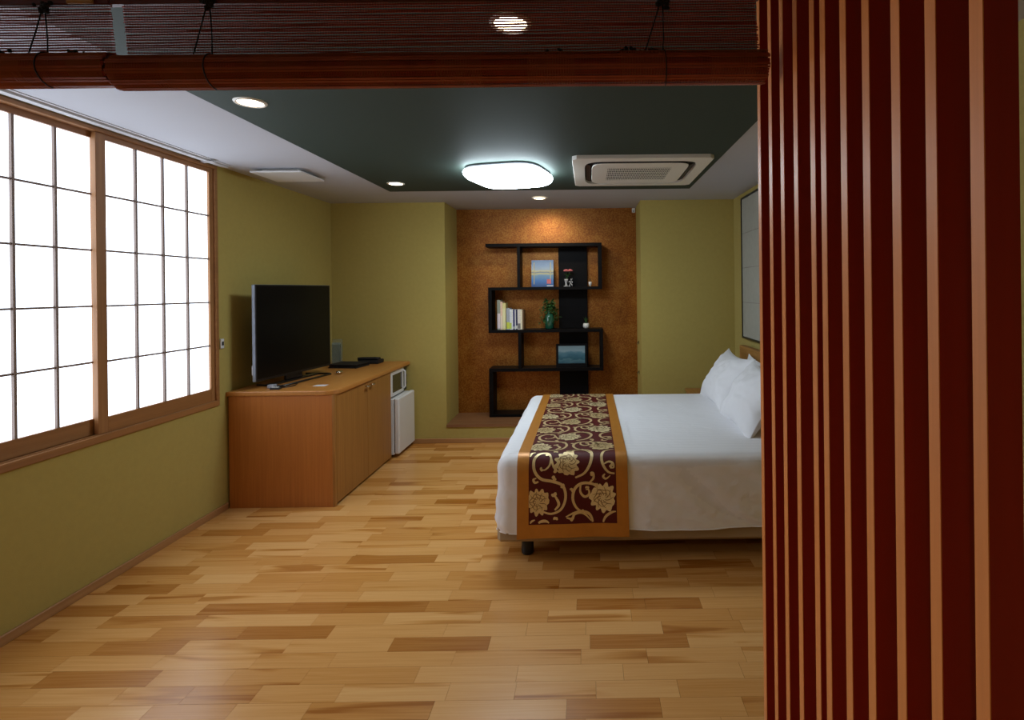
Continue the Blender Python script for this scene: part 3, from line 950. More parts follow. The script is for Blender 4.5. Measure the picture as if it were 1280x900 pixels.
sp('upright', -1.09, -1.045, SY0, SY1, RZ + .03, Z4 - .035)
for (a, b_) in ((Z2, ZT - .036), (Z3, Z2 - .032), (Z4, Z3 - .032), (RZ + .03, Z4 - .035)):
    sp('back_board', -.333, -.010, SY1 - .03, SY1, a, b_)

# books
def book(x, w_, h, cols, label):
    y0, y1 = 5.965, 6.125
    t = thing('book', label, 'book', (x + w_ / 2, 6.03, Z3), 'books standing on the middle shelf')
    mb = MB(); mb.box(x, x + w_, y0, y0 + .003, Z3, Z3 + h); mb.box(x, x + .002, y0 + .003, y1, Z3, Z3 + h); mb.box(x + w_ - .002, x + w_, y0 + .003, y1, Z3, Z3 + h)
    obj('cover', mb, simple('cover_' + label.split()[0], tuple(min(.9, q * 1.6) for q in cols[0]), .5, var=.25, vscale=90), t)
    obj('pages', B(x + .002, x + w_ - .002, y0 + .003, y1 - .004, Z3 + .003, Z3 + h - .004), M_pages, t)
    if len(cols) > 1:
        obj('spine_band', B(x + .001, x + w_ - .001, y0 - .001, y0, Z3 + h * .04, Z3 + h * cols[2]), simple('band_' + label.split()[0], tuple(min(.9, q * 1.5) for q in cols[1]), .5), t)
bk = [(.030, .325, ((.20, .22, .18), (.52, .46, .48), .55), 'grey and lilac tallest book, leftmost of the row'),
      (.021, .308, ((.55, .40, .30), (.60, .52, .42), .5), 'pinkish cream tall book, second from the left'),
      (.031, .292, ((.50, .46, .20), (.58, .56, .32), .8), 'yellow cream tall book, third from the left'),
      (.006, 0, None, None),
      (.033, .235, ((.26, .29, .34), (.45, .50, .06), .35), 'bluish grey book with lime green foot of spine'),
      (.018, .222, ((.48, .52, .56), (.40, .50, .06), .33), 'white narrow book with green foot of spine'),
      (.013, .221, ((.55, .56, .60),), 'thin plain white book left of the dark blue one'),
      (.017, .219, ((.02, .025, .10), (.35, .35, .32), .15), 'dark blue narrow book, left one of the two navy books'),
      (.010, .219, ((.52, .52, .54),), 'very thin white book between the two navy books'),
      (.017, .218, ((.015, .018, .06), (.50, .50, .46), .2), 'almost black navy book, right one of the two navy books'),
      (.029, .221, ((.50, .48, .44), (.16, .15, .14), .3), 'wide white book with grey foot of spine'),
      (.017, .217, ((.58, .52, .38),), 'cream narrow book, second from the right'),
      (.013, .212, ((.13, .08, .04),), 'thin brown book, rightmost of the row')]
x = -1.0
for w_, h, c, lb in bk:
    if c: book(x, w_ * 1.13 - .001, h, c, lb)
    x += w_ * 1.13

# picture book propped upright
def blue_cover():
    m, nt, b = new_mat('blue_landscape_print')
    L = nt.links.new
    tc = nt.nodes.new('ShaderNodeTexCoord'); s_ = nt.nodes.new('ShaderNodeSeparateXYZ'); L(tc.outputs['Generated'], s_.inputs[0])
    cr = nt.nodes.new('ShaderNodeValToRGB'); e = cr.color_ramp.elements
    e[0].position = 0; e[0].color = (.01, .05, .20, 1); e[1].position = 1; e[1].color = (.02, .07, .20, 1)
    for p, c in ((.22, (.02, .13, .42)), (.42, (.10, .22, .36)), (.50, (.48, .42, .14)), (.53, (.06, .12, .20)), (.60, (.50, .44, .18)), (.64, (.26, .33, .40)), (.80, (.12, .20, .36))):
        x = e.new(p); x.color = (*c, 1)
    n = nt.nodes.new('ShaderNodeTexNoise'); n.inputs['Scale'].default_value = 4; L(tc.outputs['Generated'], n.inputs['Vector'])
    a = nt.nodes.new('ShaderNodeMath'); a.operation = 'MULTIPLY_ADD'; a.inputs[1].default_value = .10; L(n.outputs['Fac'], a.inputs[0]); L(s_.outputs[2], a.inputs[2])
    a2 = nt.nodes.new('ShaderNodeMath'); a2.operation = 'SUBTRACT'; a2.inputs[1].default_value = .05; L(a.outputs[0], a2.inputs[0])
    L(a2.outputs[0], cr.inputs[0]); L(cr.outputs[0], b.inputs['Base Color']); b.inputs['Roughness'].default_value = .3
    return m
PY = 5.99
def lean(mb, y0, z0, k=.10):
    mb.v = [(p[0], p[1] + (p[2] - z0) * k, p[2]) for p in mb.v]; return mb
t = thing('picture_book', 'blue and yellow landscape picture book propped upright on upper shelf', 'book', (-.503, PY, Z2))
obj('cover', lean(B(-.625, -.382, PY, PY + .004, Z2, Z2 + .296), PY, Z2), blue_cover(), t)
obj('pages', lean(B(-.620, -.387, PY + .004, PY + .016, Z2, Z2 + .290), PY, Z2), M_pages, t)
obj('back_cover', lean(B(-.625, -.382, PY + .016, PY + .020, Z2, Z2 + .296), PY, Z2), M_black, t)
obj('red_seal', lean(B(-.455, -.410, PY - .0008, PY, Z2 + .035, Z2 + .085), PY, Z2), M_pink, t)
obj('white_band', lean(B(-.455, -.385, PY - .0008, PY, Z2 + .008, Z2 + .017), PY, Z2), M_white, t)
M_yp = simple('yellow_print', (.42, .36, .14), .4)
for a in ((-.600, -.592, PY - .0008, PY, Z2 + .03, Z2 + .27), (-.420, -.411, PY - .0008, PY, Z2 + .09, Z2 + .27)): obj('yellow_stripe', lean(B(*a), PY, Z2), M_yp, t)

# flower ornament of crystal with two roses
fx, fy = -.225, 6.02
t = thing('rose_ornament', 'small crystal ornament with two pink roses on the upper shelf', 'ornament', (fx, fy, Z2))
mb = MB(); mb.lathe([(.030, Z2), (.032, Z2 + .006), (.014, Z2 + .014), (.010, Z2 + .04), (.020, Z2 + .07), (.024, Z2 + .085)], fx - .018, fy, 14)
obj('crystal_vase', mb, M_crystal, t)
mb = MB()
for a, z, dx in ((0, .008, .02), (1, .03, .028), (2, .055, .018), (3, .02, .045), (4, .05, .048), (5, .078, .036)):
    mb.sphere((fx + dx, fy - .01, Z2 + z), (.009, .009, .010), 6, 4)
mb.tube([(fx + .01, fy, Z2), (fx + .03, fy, Z2 + .05), (fx + .05, fy, Z2 + .09)], .004, 6); mb.tube([(fx + .05, fy, Z2), (fx + .03, fy, Z2 + .05)], .004, 6)
stuff(obj('crystal_beads', mb, M_crystal, t))
for dx in (-.018, .026):
    c = (fx + dx, fy, Z2 + .185)
    fl = MB()
    for k in range(3):
        n = 5 + k
        for i in range(n):
            a = 2 * PI * i / n + k
            r = .006 + .008 * k
            fl.sphere((c[0] + r * math.cos(a), c[1] + r * math.sin(a), c[2] - .004 * k), (.010, .010, .010), 6, 4)
    obj('rose', fl, M_pink, t)
mb = MB(); mb.tube([(fx - .018, fy, Z2 + .03), (fx - .015, fy, Z2 + .11), (fx - .018, fy, Z2 + .18)], .003, 6); mb.tube([(fx - .016, fy, Z2 + .08), (fx + .01, fy, Z2 + .13), (fx + .026, fy, Z2 + .18)], .003, 6)
obj('stem', mb, M_leaf, t)
def leafmesh(mb, c, d, L_, w_, up=.3):
    """pointed leaf from c along direction d"""
    d = Vector(d).normalized(); s_ = d.cross(Vector((0, 0, 1)))
    if s_.length < .01: s_ = Vector((1, 0, 0))
    s_.normalize(); n_ = s_.cross(d)
    b = len(mb.v); c = Vector(c)
    for (f, ww, h) in ((0, .1, 0), (.3, .9, .06), (.6, .8, .07), (1, .02, 0)):
        for q in (-1, 0, 1):
            mb.v.append(tuple(c + d * (f * L_) + s_ * (q * ww * w_ / 2) + n_ * (h * L_ - abs(q) * .1 * w_)))
    for r_ in range(3):
        for q in range(2):
            i = b + r_ * 3 + q
            mb.face((i, i + 1, i + 4, i + 3), True)
for k in range(5):
    mb = MB(); a = k * 1.3
    leafmesh(mb, (fx - .005, fy, Z2 + .12), (math.cos(a), math.sin(a) * .6, .5), .045, .026)
    obj('leaf', mb, M_leaf, t)

# small white cup with sprig on the upper right
cx_, cy_ = .022, 6.03
t = thing('small_cup', 'tiny white cup with a dark sprig at the right of upper shelf', 'cup', (cx_, cy_, Z2))
mb = MB(); mb.lathe([(.008, Z2), (.008, Z2 + .008), (.017, Z2 + .02), (.019, Z2 + .052), (.016, Z2 + .052), (.014, Z2 + .03)], cx_, cy_, 16)
obj('cup_body', mb, M_ceramic, t)
mb = MB()
for k in range(4): mb.tube([(cx_, cy_, Z2 + .03), (cx_ + .006 * math.cos(k * 1.7), cy_ + .006 * math.sin(k * 1.7), Z2 + .085)], .0015, 5)
obj('sprig', mb, M_brass, t)

# green glass bottle with ivy
gx, gy = -.435, 6.03
t = thing('ivy_bottle', 'green glass bottle with trailing ivy on the middle shelf', 'potted plant', (gx, gy, Z3))
mb = MB(); mb.lathe([(.042, Z3), (.050, Z3 + .01), (.052, Z3 + .13), (.044, Z3 + .155), (.024, Z3 + .175), (.022, Z3 + .19), (.026, Z3 + .195)], gx, gy, 24)
obj('glass_bottle', mb, M_greenglass, t)
rg = random.Random(11)
for k, (dx, dz, top) in enumerate(((-.10, .0, .05), (-.085, .10, .10), (.085, .02, .06), (.07, .09, .05), (.02, .20, .06), (-.03, .12, .03), (.10, .05, .1), (-.06, .02, .02), (.05, .0, .03), (-.04, .22, .10))):
    pts = catmull([(gx, gy, Z3 + .19), (gx + dx * .4, gy - .02, Z3 + .21 + top), (gx + dx, gy - .02, Z3 + .05 + dz + top * .3)], 6)
    mb = MB(); mb.tube(pts, .0022, 5)
    st = obj('vine', mb, M_leaf, t)
    for p in pts[2::1] * 2:
        m2 = MB(); leafmesh(m2, p, (rg.uniform(-1, 1), rg.uniform(-.8, .2), rg.uniform(-.6, .6)), rg.uniform(.03, .05), .030)
        obj('leaf', m2, M_leaf, st)

# white round pot with sprout
px_, py_ = -.028, 6.02
t = thing('potted_sprout', 'round white pot with a small green sprout on the middle shelf', 'potted plant', (px_, py_, Z3))
mb = MB(); mb.lathe([(.016, Z3), (.030, Z3 + .008), (.036, Z3 + .028), (.033, Z3 + .050), (.026, Z3 + .058), (.023, Z3 + .054)], px_, py_, 20)
obj('pot', mb, M_ceramic, t)
mb = MB(); mb.lathe([(.0235, Z3 + .048), (.0235, Z3 + .053)], px_, py_, 16); obj('soil', mb, M_soil, t)
for k in range(7):
    a = k * .9
    mb = MB(); leafmesh(mb, (px_, py_, Z3 + .052), (math.cos(a) * .45, math.sin(a) * .4, 1), rg.uniform(.06, .10), .016)
    obj('leaf', mb, M_leaf, t)

# framed landscape photograph
def lake_print():
    m, nt, b = new_mat('misty_hills_print')
    L = nt.links.new
    tc = nt.nodes.new('ShaderNodeTexCoord'); s_ = nt.nodes.new('ShaderNodeSeparateXYZ'); L(tc.outputs['Generated'], s_.inputs[0])
    n = nt.nodes.new('ShaderNodeTexNoise'); n.inputs['Scale'].default_value = 3.5; n.inputs['Detail'].default_value = 6; L(tc.outputs['Generated'], n.inputs['Vector'])
    a = nt.nodes.new('ShaderNodeMath'); a.operation = 'MULTIPLY_ADD'; a.inputs[1].default_value = .45; L(n.outputs['Fac'], a.inputs[0]); L(s_.outputs[2], a.inputs[2])
    cr = nt.nodes.new('ShaderNodeValToRGB'); e = cr.color_ramp.elements
    e[0].position = .2; e[0].color = (.03, .09, .13, 1); e[1].position = 1.0; e[1].color = (.22, .32, .36, 1)
    for p, c in ((.42, (.07, .16, .20)), (.5, (.03, .10, .14)), (.66, (.05, .14, .20)), (.84, (.10, .20, .26)), (.92, (.20, .30, .35))):
        x = e.new(p); x.color = (*c, 1)
    L(a.outputs[0], cr.inputs[0]); L(cr.outputs[0], b.inputs['Base Color']); b.inputs['Roughness'].default_value = .2
    return m
FY = 5.965
t = thing('photo_frame', 'black framed photograph of blue misty hills on the lower shelf', 'picture frame', (-.19, FY, Z4))
for nm, a in (('frame_rail', (-.362, -.020, FY, FY + .018, Z4, Z4 + .042)), ('frame_rail', (-.362, -.020, FY, FY + .018, Z4 + .233, Z4 + .253)),
              ('frame_stile', (-.362, -.338, FY, FY + .018, Z4 + .042, Z4 + .233)), ('frame_stile', (-.044, -.020, FY, FY + .018, Z4 + .042, Z4 + .233))):
    obj(nm, lean(B(*a, c=.001), FY, Z4, .12), M_shelf, t)
obj('print', lean(B(-.338, -.044, FY + .006, FY + .010, Z4 + .042, Z4 + .233), FY, Z4, .12), lake_print(), t)
obj('back_plate', lean(B(-.355, -.027, FY + .018, FY + .022, Z4 + .01, Z4 + .243), FY, Z4, .12), M_black, t)
obj('easel_leg', lean(B(-.21, -.17, FY + .10, FY + .105, Z4, Z4 + .15), FY + .1, Z4, -.35), M_black, t)

# alcove details
t = thing('ceiling_sensor', 'tiny white sensor box high in the right corner of the alcove', 'sensor', (.52, YR, 2.46))
obj('case', B(.503, .538, YR - .02, YR, 2.435, 2.485, c=.003), M_white, t); obj('sensor_eye', B(.515, .526, YR - .0215, YR - .02, 2.445, 2.457), M_black, t)
for z, lb in ((.985, 'small dark latch hook on alcove side, upper one'), (.66, 'small dark latch hook on alcove side, lower one')):
    t = thing('latch_hook', lb, 'hook', (RR, 5.94, z), 'latch hooks on the alcove side')
    obj('plate', B(RR - .006, RR, 5.925, 5.955, z - .015, z + .02, c=.001), M_brass, t)
    mb = MB(); mb.tube([(RR - .004, 5.94, z + .01), (RR - .022, 5.94, z), (RR - .022, 5.94, z - .02)], .004, 6); obj('hook', mb, M_brass, t)

# ------------------------------------------------------------------ right wall panel
t = thing('washi_panel', 'tall black framed grey washi paper panel on the right wall', 'wall panel', (XR - .02, 4.45, 1.08))
PX = XR - .028
y0, y1, z0, z1 = 3.62, 5.285, 1.085, 2.44
for a in ((PX, XR, y0, y1, z0, z0 + .016), (PX, XR, y0, y1, z1 - .016, z1)): obj('frame_rail', B(*a), M_black, t)
for a in ((PX, XR, y0, y0 + .016, z0 + .016, z1 - .016), (PX, XR, y1 - .016, y1, z0 + .016, z1 - .016)): obj('frame_stile', B(*a), M_black, t)
obj('backing', B(PX + .012, XR, y0 + .016, y1 - .016, z0 + .016, z1 - .016), simple('seam_grey', (.20, .19, .17), .8), t)
for i in range(2):
    for k in range(4):
        ya = y0 + .016 + i * (y1 - y0 - .032) / 2; yb2 = ya + (y1 - y0 - .032) / 2
        za = z0 + .016 + k * (z1 - z0 - .032) / 4; zb2 = za + (z1 - z0 - .032) / 4
        obj('paper_sheet', B(PX + .008, PX + .012, ya + .001, yb2 - .001, za + .002, zb2 - .002), M_paper, t)

# ------------------------------------------------------------------ bed
BX0, BX1, BY0, BY1 = -.545, 1.40, 3.12, 4.98
t = thing('double_bed', 'wide bed on beige base with wooden headboard at the right wall', 'bed', (.45, 4.05, 0))
obj('base', B(BX0 + .004, BX1 - .01, BY0 + .01, BY1 - .01, .118, .30, c=.018), M_beige, t)
obj('mattress', B(BX0 + .03, BX1 - .01, BY0 + .03, BY1 - .03, .30, .585, c=.05), M_cotton, t)
obj('headboard', B(1.415, 1.475, 2.98, 5.11, .10, 1.035, c=.006), M_head, t)
for xx, yys in ((-.38, (3.26, 4.84)), (.45, (4.05,)), (1.3, (3.40, 4.84))):
    for yy in yys:
        m2 = MB(); m2.lathe([(.034, 0), (.038, .01), (.034, .119)], xx, yy, 16); obj('leg', m2, M_black, t)
for yy in (3.2, 4.9):
    obj('headboard_leg', B(1.425, 1.465, yy - .03, yy + .03, 0, .10), M_head, t)

# duvet: rings from the hem over the fold to the middle of the top
ZTOP = .618
def rrect(x0, x1, y0, y1, r, N):
    """N points, counter-clockwise, on a rounded rectangle"""
    segs = [((x0 + r, y0), (x1 - r, y0)), ((x1 - r, y0 + r), None, -PI / 2), ((x1, y0 + r), (x1, y1 - r)), ((x1 - r, y1 - r), None, 0),
            ((x1 - r, y1), (x0 + r, y1)), ((x0 + r, y1 - r), None, PI / 2), ((x0, y1 - r), (x0, y0 + r)), ((x0 + r, y0 + r), None, PI)]
    lens = []
    for s_ in segs: lens.append(math.dist(s_[0], s_[1]) if s_[1] else r * PI / 2)
    tot = sum(lens); out = []
    for i in range(N):
        d = tot * i / N
        for s_, l in zip(segs, lens):
            if d <= l or s_ is segs[-1]:
                f = d / l
                if s_[1]:
                    a, b_ = s_[0], s_[1]
                    nx, ny = (b_[1] - a[1]) / l, -(b_[0] - a[0]) / l
                    out.append((a[0] + (b_[0] - a[0]) * f, a[1] + (b_[1] - a[1]) * f, nx, ny))
                else:
                    an = s_[2] + f * PI / 2
                    out.append((s_[0][0] + r * math.cos(an), s_[0][1] + r * math.sin(an), math.cos(an), math.sin(an)))
                break
            d -= l
    return out
FR = .08
per = rrect(BX0, BX1, BY0 - .012, BY1 + .012, .075, 520)
rings = []
NS = 26
def hem_z(x, y_):
    z = .200 + .006 * math.sin(x * 7 + 1) + .004 * noise.noise((x * 3, y_ * 3, 0))
    if x < -.35 and y_ < 3.5: z -= .012
    if abs(y_ - 3.11) < .05 and x > 1.0: z += .006
    return z
def side_off(x, y_, f):
    """outward ripple of the hanging side; f 0 hem .. 1 fold; kept flat beneath the runner"""
    k = 1.0
    if -.47 < x < .26: k = .12
    elif .26 <= x < .34: k = .12 + (x - .26) * 11
    a = .016 * noise.noise((x * 4.2 + f * 1.5, y_ * 4.2, 3.0)) + .011 * noise.noise((x * 9 + f * 5, y_ * 9, 8.0 + f * 2.5)) + .003 * noise.noise((x * 30 - f * 10, y_ * 20, f * 9))
    return k * a * (1.15 - f * .6) + (.006 * (1 - f))
for k in range(NS + 1):
    f = k / NS
    ring = []
    for (x, y_, nx, ny) in per:
        h0 = hem_z(x, y_)
        z = h0 + (ZTOP - FR - h0) * f
        o_ = side_off(x, y_, f)
        ring.append((x + nx * o_, y_ + ny * o_, z))
    rings.append(ring)
for k in range(1, 9):
    a = PI / 2 * k / 8
    ring = []
    for (x, y_, nx, ny) in per:
        o_ = side_off(x, y_, 1.0) * (1 - k / 8)
        d = FR * (1 - math.cos(a))
        ring.append((x + nx * (o_ - d), y_ + ny * (o_ - d), ZTOP - FR + FR * math.sin(a)))
    rings.append(ring)
spx0, spx1, spy = BX0 + .95, BX1 - .95, (BY0 + BY1) / 2
last = rings[-1]
NT = 34
for k in range(1, NT + 1):
    f = k / NT
    ring = []
    for (x, y_, z) in last:
        tx = min(max(x, spx0), spx1)
        X = x + (tx - x) * f; Y = y_ + (spy - y_) * f
        kk = min(1, f * 4)
        amp = .15 if -.47 < X < .26 else 1.0
        zz = ZTOP + kk * amp * (.006 * noise.noise((X * 2.5, Y * 2.5, 1)) + .004 * noise.noise((X * 7, Y * 5, 5)))
        ring.append((X, Y, zz))
    rings.append(ring)
mb = MB(); mb.grid(rings, closed=True)
tag(obj('duvet', mb, M_duvet, None, loc=(.45, 4.05, .2)), 'white striped duvet spread over the bed with hanging sides', 'duvet')
dv = bpy.data.objects['duvet']
# piped edge at the hem
mb = MB(); h = rings[0] + [rings[0][0]]
mb.tube([(p[0], p[1], p[2] - .002) for p in h[::3]], .0035, 6, cap=False)
obj('hem_seam', mb, M_cotton, dv)

# ------------------------------------------------------------------ bed runner
RX0, RX1 = -.417, .212
RW = RX1 - RX0
OFS = .012
ya_, yb_ = BY0 - .012 - OFS, BY1 + .012 + OFS
zt_ = ZTOP + OFS * .55
rr_ = FR + OFS
z_h = .158
L1 = (zt_ - rr_) - z_h
L2 = L1 + rr_ * PI / 2
L3 = L2 + (yb_ - ya_ - 2 * rr_)
L4 = L3 + rr_ * PI / 2
L5 = L4 + L1
def prof(s_, off=0.0):
    if s_ < L1: return (ya_ - off - .004 * (1 - s_ / L1), z_h + s_)
    if s_ < L2:
        a = (s_ - L1) / rr_; return (ya_ + rr_ - (rr_ + off) * math.cos(a), zt_ - rr_ + (rr_ + off) * math.sin(a))
    if s_ < L3: return (ya_ + rr_ + s_ - L2, zt_ + off)
    if s_ < L4:
        a = (s_ - L3) / rr_; return (yb_ - rr_ + (rr_ + off) * math.sin(a), zt_ - rr_ + (rr_ + off) * math.cos(a))
    return (yb_ + off, zt_ - rr_ - (s_ - L4))
def rmap(u, s_, off=0.0):
    y_, z_ = prof(s_, off)
    x = RX0 + u
    if s_ < L1:
        f = 1 - s_ / L1
        x += (u / RW - .5) * .012 * f
        z_ += .006 * f * math.sin(u / RW * PI) - .010 * f * (1 - u / RW) * 0 + .010 * f * (u / RW - .5) 
        y_ += .004 * f * math.sin(u * 18)
    return (x, y_, z_)
t = thing('bed_runner', 'maroon and gold brocade bed runner across the foot end', 'bed runner', (RX0 + RW / 2, BY0, z_h))
BW = .066
def patch(nm, u0, u1, s0, s1, nu, m, off=0.0, solid=.002):
    ss = [s0]
    while ss[-1] < s1 - 1e-6:
        st = .012 if (L1 - .02 < ss[-1] < L2 + .01 or L3 - .02 < ss[-1] < L4) else .03
        ss.append(min(ss[-1] + st, s1))
    P = [[rmap(u0 + (u1 - u0) * i / nu, s_, off) for i in range(nu + 1)] for s_ in ss]
    mb = MB(); mb.grid(P)
    return obj(nm, mb, m, t, solid=solid)
EB = .078
patch('field', BW, RW - BW, EB, L5 - EB, 12, M_maroon)
patch('side_border', 0, BW, EB, L5 - EB, 3, M_gold, .0012, .003)
patch('side_border', RW - BW, RW, EB, L5 - EB, 3, M_gold, .0012, .003)
patch('end_border', 0, RW, 0, EB, 16, M_gold, .0012, .003)
patch('end_border', 0, RW, L5 - EB, L5, 16, M_gold, .0012, .003)
FW = RW - 2 * BW
FL = L5 - 2 * EB
def fpt(u, v, off):       # field coordinates -> runner surface
    return rmap(BW + min(max(u, .001), FW - .001), EB + v, off)
def flower(cu, cv, r, seed, mat):
    rg = random.Random(seed)
    N = 90
    ph = rg.uniform(0, 6)
    lob = [r * (.98 - .17 * abs(math.cos(a * 5.5 + ph)) ** 3 + .06 * math.sin(a * 3 + seed) + .05 * math.sin(a * 13 + ph)) for a in [2 * PI * i / N for i in range(N)]]
    rows = []
    for f in (.02, .25, .5, .75, 1.0):
        rw = []
        for i in range(N):
            a = 2 * PI * i / N
            vv = cv + lob[i] * f * math.sin(a) * 1.12
            rw.append(fpt(cu + lob[i] * f * math.cos(a), min(max(vv, .002), FL - .002), .0018))
        rows.append(rw)
    mb = MB(); mb.grid(rows, closed=True); 
    fo = obj('flower_motif', mb, mat, t)
    # petal lines in darker thread
    mb = MB()
    for k in range(9):
        a0 = k * 2 * PI / 9 + ph
        pts = []
        for q in range(8):
            f = .18 + .68 * q / 7
            a = a0 + .55 * math.sin(f * 3 + seed)
            vv = cv + r * f * math.sin(a) * .95
            pts.append((cu + r * f * math.cos(a) * .9, min(max(vv, .004), FL - .004)))
        stroke(mb, pts, .0022, .0026)
    for k in range(2):
        f0 = .35 + .25 * k
        pts = [(cu + r * f0 * (1 + .12 * math.sin(a * 5 + ph)) * math.cos(a), min(max(cv + r * f0 * (1 + .12 * math.sin(a * 5 + ph)) * math.sin(a), .004), FL - .004)) for a in [2 * PI * i / 30 for i in range(27)]]
        stroke(mb, pts, .0022, .0026)
    stuff(obj('petal_lines', mb, M_motifd, fo))
def stroke(mb, pts, w_, off=.0018, taper=True):
    P = [Vector((p[0], p[1], 0)) for p in pts]
    n = len(P); L_ = []; R_ = []
    for i in range(n):
        d = P[min(i + 1, n - 1)] - P[max(i - 1, 0)]
        if d.length < 1e-9: d = Vector((1, 0, 0))
        d.normalize(); q = Vector((-d.y, d.x, 0))
        ww = w_ * (.35 + .65 * math.sin(PI * min(1, .12 + .88 * i / (n - 1)))) if taper else w_
        L_.append(fpt(P[i].x + q.x * ww, min(max(P[i].y + q.y * ww, .001), FL - .001), off))
        R_.append(fpt(P[i].x - q.x * ww, min(max(P[i].y - q.y * ww, .001), FL - .001), off))
    mb.grid([R_, L_])
# scrollwork of one repeat, read off the hanging end (zoomed pixels, 765 px wide crop)
def zp(x, y_): return ((x - 145) * .00102, (800 - y_) * .00102)
vines = [([(215, 725), (270, 740), (325, 715), (350, 650), (335, 585), (280, 560), (215, 545), (178, 500), (175, 440), (205, 400), (245, 395), (268, 425), (262, 470), (235, 495), (210, 490)], 6.0),
         ([(268, 425), (285, 480), (310, 505)], 4.5),
         ([(405, 540), (455, 515), (488, 465), (498, 405), (480, 360), (440, 345), (395, 352), (350, 372)], 6.0),
         ([(545, 650), (520, 590), (480, 572), (435, 575), (400, 605), (390, 660), (410, 710), (455, 745), (490, 785)], 6.0),
         ([(435, 575), (432, 620), (455, 648), (480, 635), (478, 610), (462, 608)], 5.0),
         ([(480, 572), (505, 545), (505, 515), (490, 510)], 4.5),
         ([(630, 520), (590, 510), (560, 470), (553, 420), (570, 375), (605, 350), (630, 345)], 5.5),
         ([(560, 470), (590, 455), (615, 462), (620, 485), (600, 490)], 4.0),
         ([(290, 720), (312, 690), (300, 655), (280, 630)], 5.5),
         ([(355, 765), (385, 770), (400, 745), (440, 740), (480, 770)], 5.0),
         ([(200, 560), (180, 565), (172, 548), (188, 540)], 5.0),
         ([(150, 420), (160, 395), (180, 385)], 4.0),
         ([(570, 520), (560, 535), (575, 548), (600, 530)], 4.5)]
leaves = [(280, 545, 15, 9), (340, 590, 14, 7), (250, 400, 14, 8), (290, 640, 16, 9), (390, 605, 13, 7), (490, 520, 13, 7), (300, 500, 14, 8), (440, 350, 14, 8), (220, 490, 10, 8), (610, 480, 12, 8), (470, 600, 10, 8), (520, 575, 13, 7), (380, 770, 12, 8), (295, 760, 14, 7)]
PV = .395
mb = MB()
nrep = int(FL / PV) + 2
for k in range(-1, nrep):
    dvv = k * PV
    for pts, w_ in vines:
        cp = catmull([(*zp(*p), 0) for p in pts], 7)
        run = []
        for p in cp:
            v = p.y + dvv
            if .006 < v < FL - .006 and .005 < p.x < FW - .005: run.append((p.x, v))
            else:
                if len(run) > 3: stroke(mb, run, w_ * .00142)
                run = []
        if len(run) > 3: stroke(mb, run, w_ * .00142)
    for (x, y_, L_, w_) in leaves:
        u, v = zp(x, y_); v += dvv
        for da in (-.5, .9):
            a = (x * .37 + y_ * .11) % 6.28 + da
            pts = [(u + L_ * .00102 * q / 4 * 1.3 * math.cos(a), v + L_ * .00102 * q / 4 * 1.3 * math.sin(a)) for q in range(5)]
            if all(.006 < p[1] < FL - .006 and .01 < p[0] < FW - .01 for p in pts): stroke(mb, pts, w_ * .00115, .0021)
stuff(obj('scrollwork', mb, M_motif, t))
sd = 0
for k in range(-1, nrep):
    for (x, y_, r) in ((360, 455, .072), (557, 655, .078), (192, 672, .070)):
        u, v = zp(x, y_); v += k * PV; sd += 1
        if x == 192: u = .052
        if .03 < v < FL - .03:
            flower(u, v, r, sd, M_motif2 if sd % 2 else M_motif)

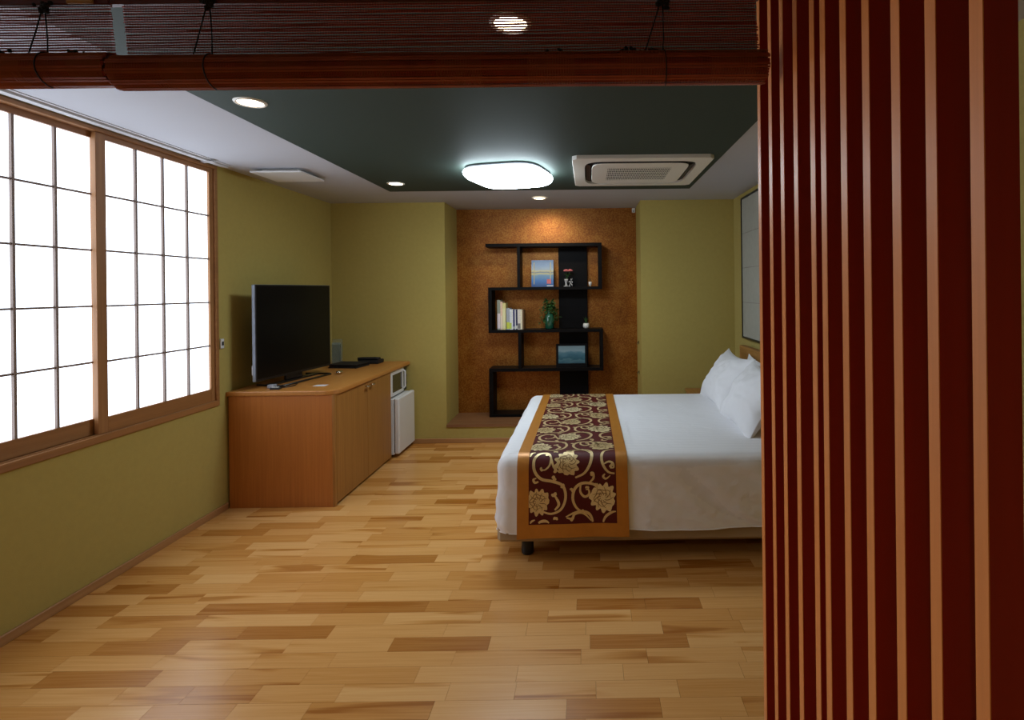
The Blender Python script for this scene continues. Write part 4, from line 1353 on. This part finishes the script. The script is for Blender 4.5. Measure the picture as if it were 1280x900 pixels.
# ------------------------------------------------------------------ pillows
def pillow(cx, cy, cz, wid, hei, thick, tilt, yaw, label, seed, roll=0):
    rg = random.Random(seed)
    n = 44
    me = MB()
    def surf(side):
        P = []
        for i in range(n + 1):
            rw = []
            for j in range(n + 1):
                u = -1 + 2 * i / n; v = -1 + 2 * j / n
                # concave sides, corners left standing out
                U = u * (1 - .11 * (1 - v * v)); V = v * (1 - .17 * (1 - u * u))
                a = max(0.0, 1 - abs(u) ** 2.4) ** .62; b_ = max(0.0, 1 - abs(v) ** 2.4) ** .62
                th = thick * a * b_ * .5
                wr = .014 * noise.noise((u * 2.2 + seed, v * 2.2, side)) + .009 * noise.noise((u * 6 + seed, v * 5, side * 3)) + .006 * noise.noise((math.atan2(v, u) * 4, seed, side)) * (abs(u * v))
                th = (th + wr * min(1, a * b_ * 2.5)) * side + side * .0018
                rw.append(Vector((th, U * wid / 2, V * hei / 2)))
            P.append(rw)
        return P
    M3 = Matrix.Rotation(yaw, 3, 'Z') @ Matrix.Rotation(tilt, 3, 'Y') @ Matrix.Rotation(roll, 3, 'X')
    for side in (-1, 1):
        P = [[M3 @ p + Vector((cx, cy, cz)) for p in rw] for rw in surf(side)]
        me.grid(P, flip=(side < 0))
    # seam strip closing the edge
    f, b2 = surf(1), surf(-1)
    edge = lambda S: [S[i][0] for i in range(n)] + [S[n][j] for j in range(n)] + [S[i][n] for i in range(n, 0, -1)] + [S[0][j] for j in range(n, 0, -1)]
    A = [M3 @ p + Vector((cx, cy, cz)) for p in edge(f)]; Bq = [M3 @ p + Vector((cx, cy, cz)) for p in edge(b2)]
    me.grid([A + [A[0]], Bq + [Bq[0]]])
    o = tag(obj('pillow', me, M_cotton, None, loc=(cx, cy, cz - hei * .4)), label, 'pillow', 'white pillows against the headboard')
    return o
pillow(1.145, 4.585, .805, .80, .51, .22, R(33), R(0), 'white pillow at the far end, fully visible, in the front row', 2)
pillow(1.135, 3.82, .800, .78, .51, .22, R(33), R(0), 'white pillow of the front row closest to the slatted screen', 9)
pillow(1.320, 4.32, .805, .76, .41, .10, R(18), R(0), 'white pillow whose corner rises behind the front row', 14)

# ------------------------------------------------------------------ bedside table behind the bed
t = thing('bedside_table', 'low wooden bedside table between the bed and back wall', 'table', (1.23, 5.38, 0))
nx0, nx1, ny0, ny1, nz = .985, 1.50, 5.14, 5.60, .545
obj('table_top', B(nx0, nx1, ny0, ny1, nz - .022, nz, c=.002), M_head, t)
for a in ((nx0 + .01, nx0 + .028), (nx1 - .028, nx1 - .01)): obj('side_panel', B(*a, ny0 + .01, ny1 - .01, 0, nz - .022), M_head, t)
obj('drawer', B(nx0 + .03, nx1 - .03, ny0 + .01, ny1 - .02, nz - .16, nz - .025), M_head, t)
obj('shelf', B(nx0 + .028, nx1 - .028, ny0 + .01, ny1 - .01, .12, .138), M_head, t)
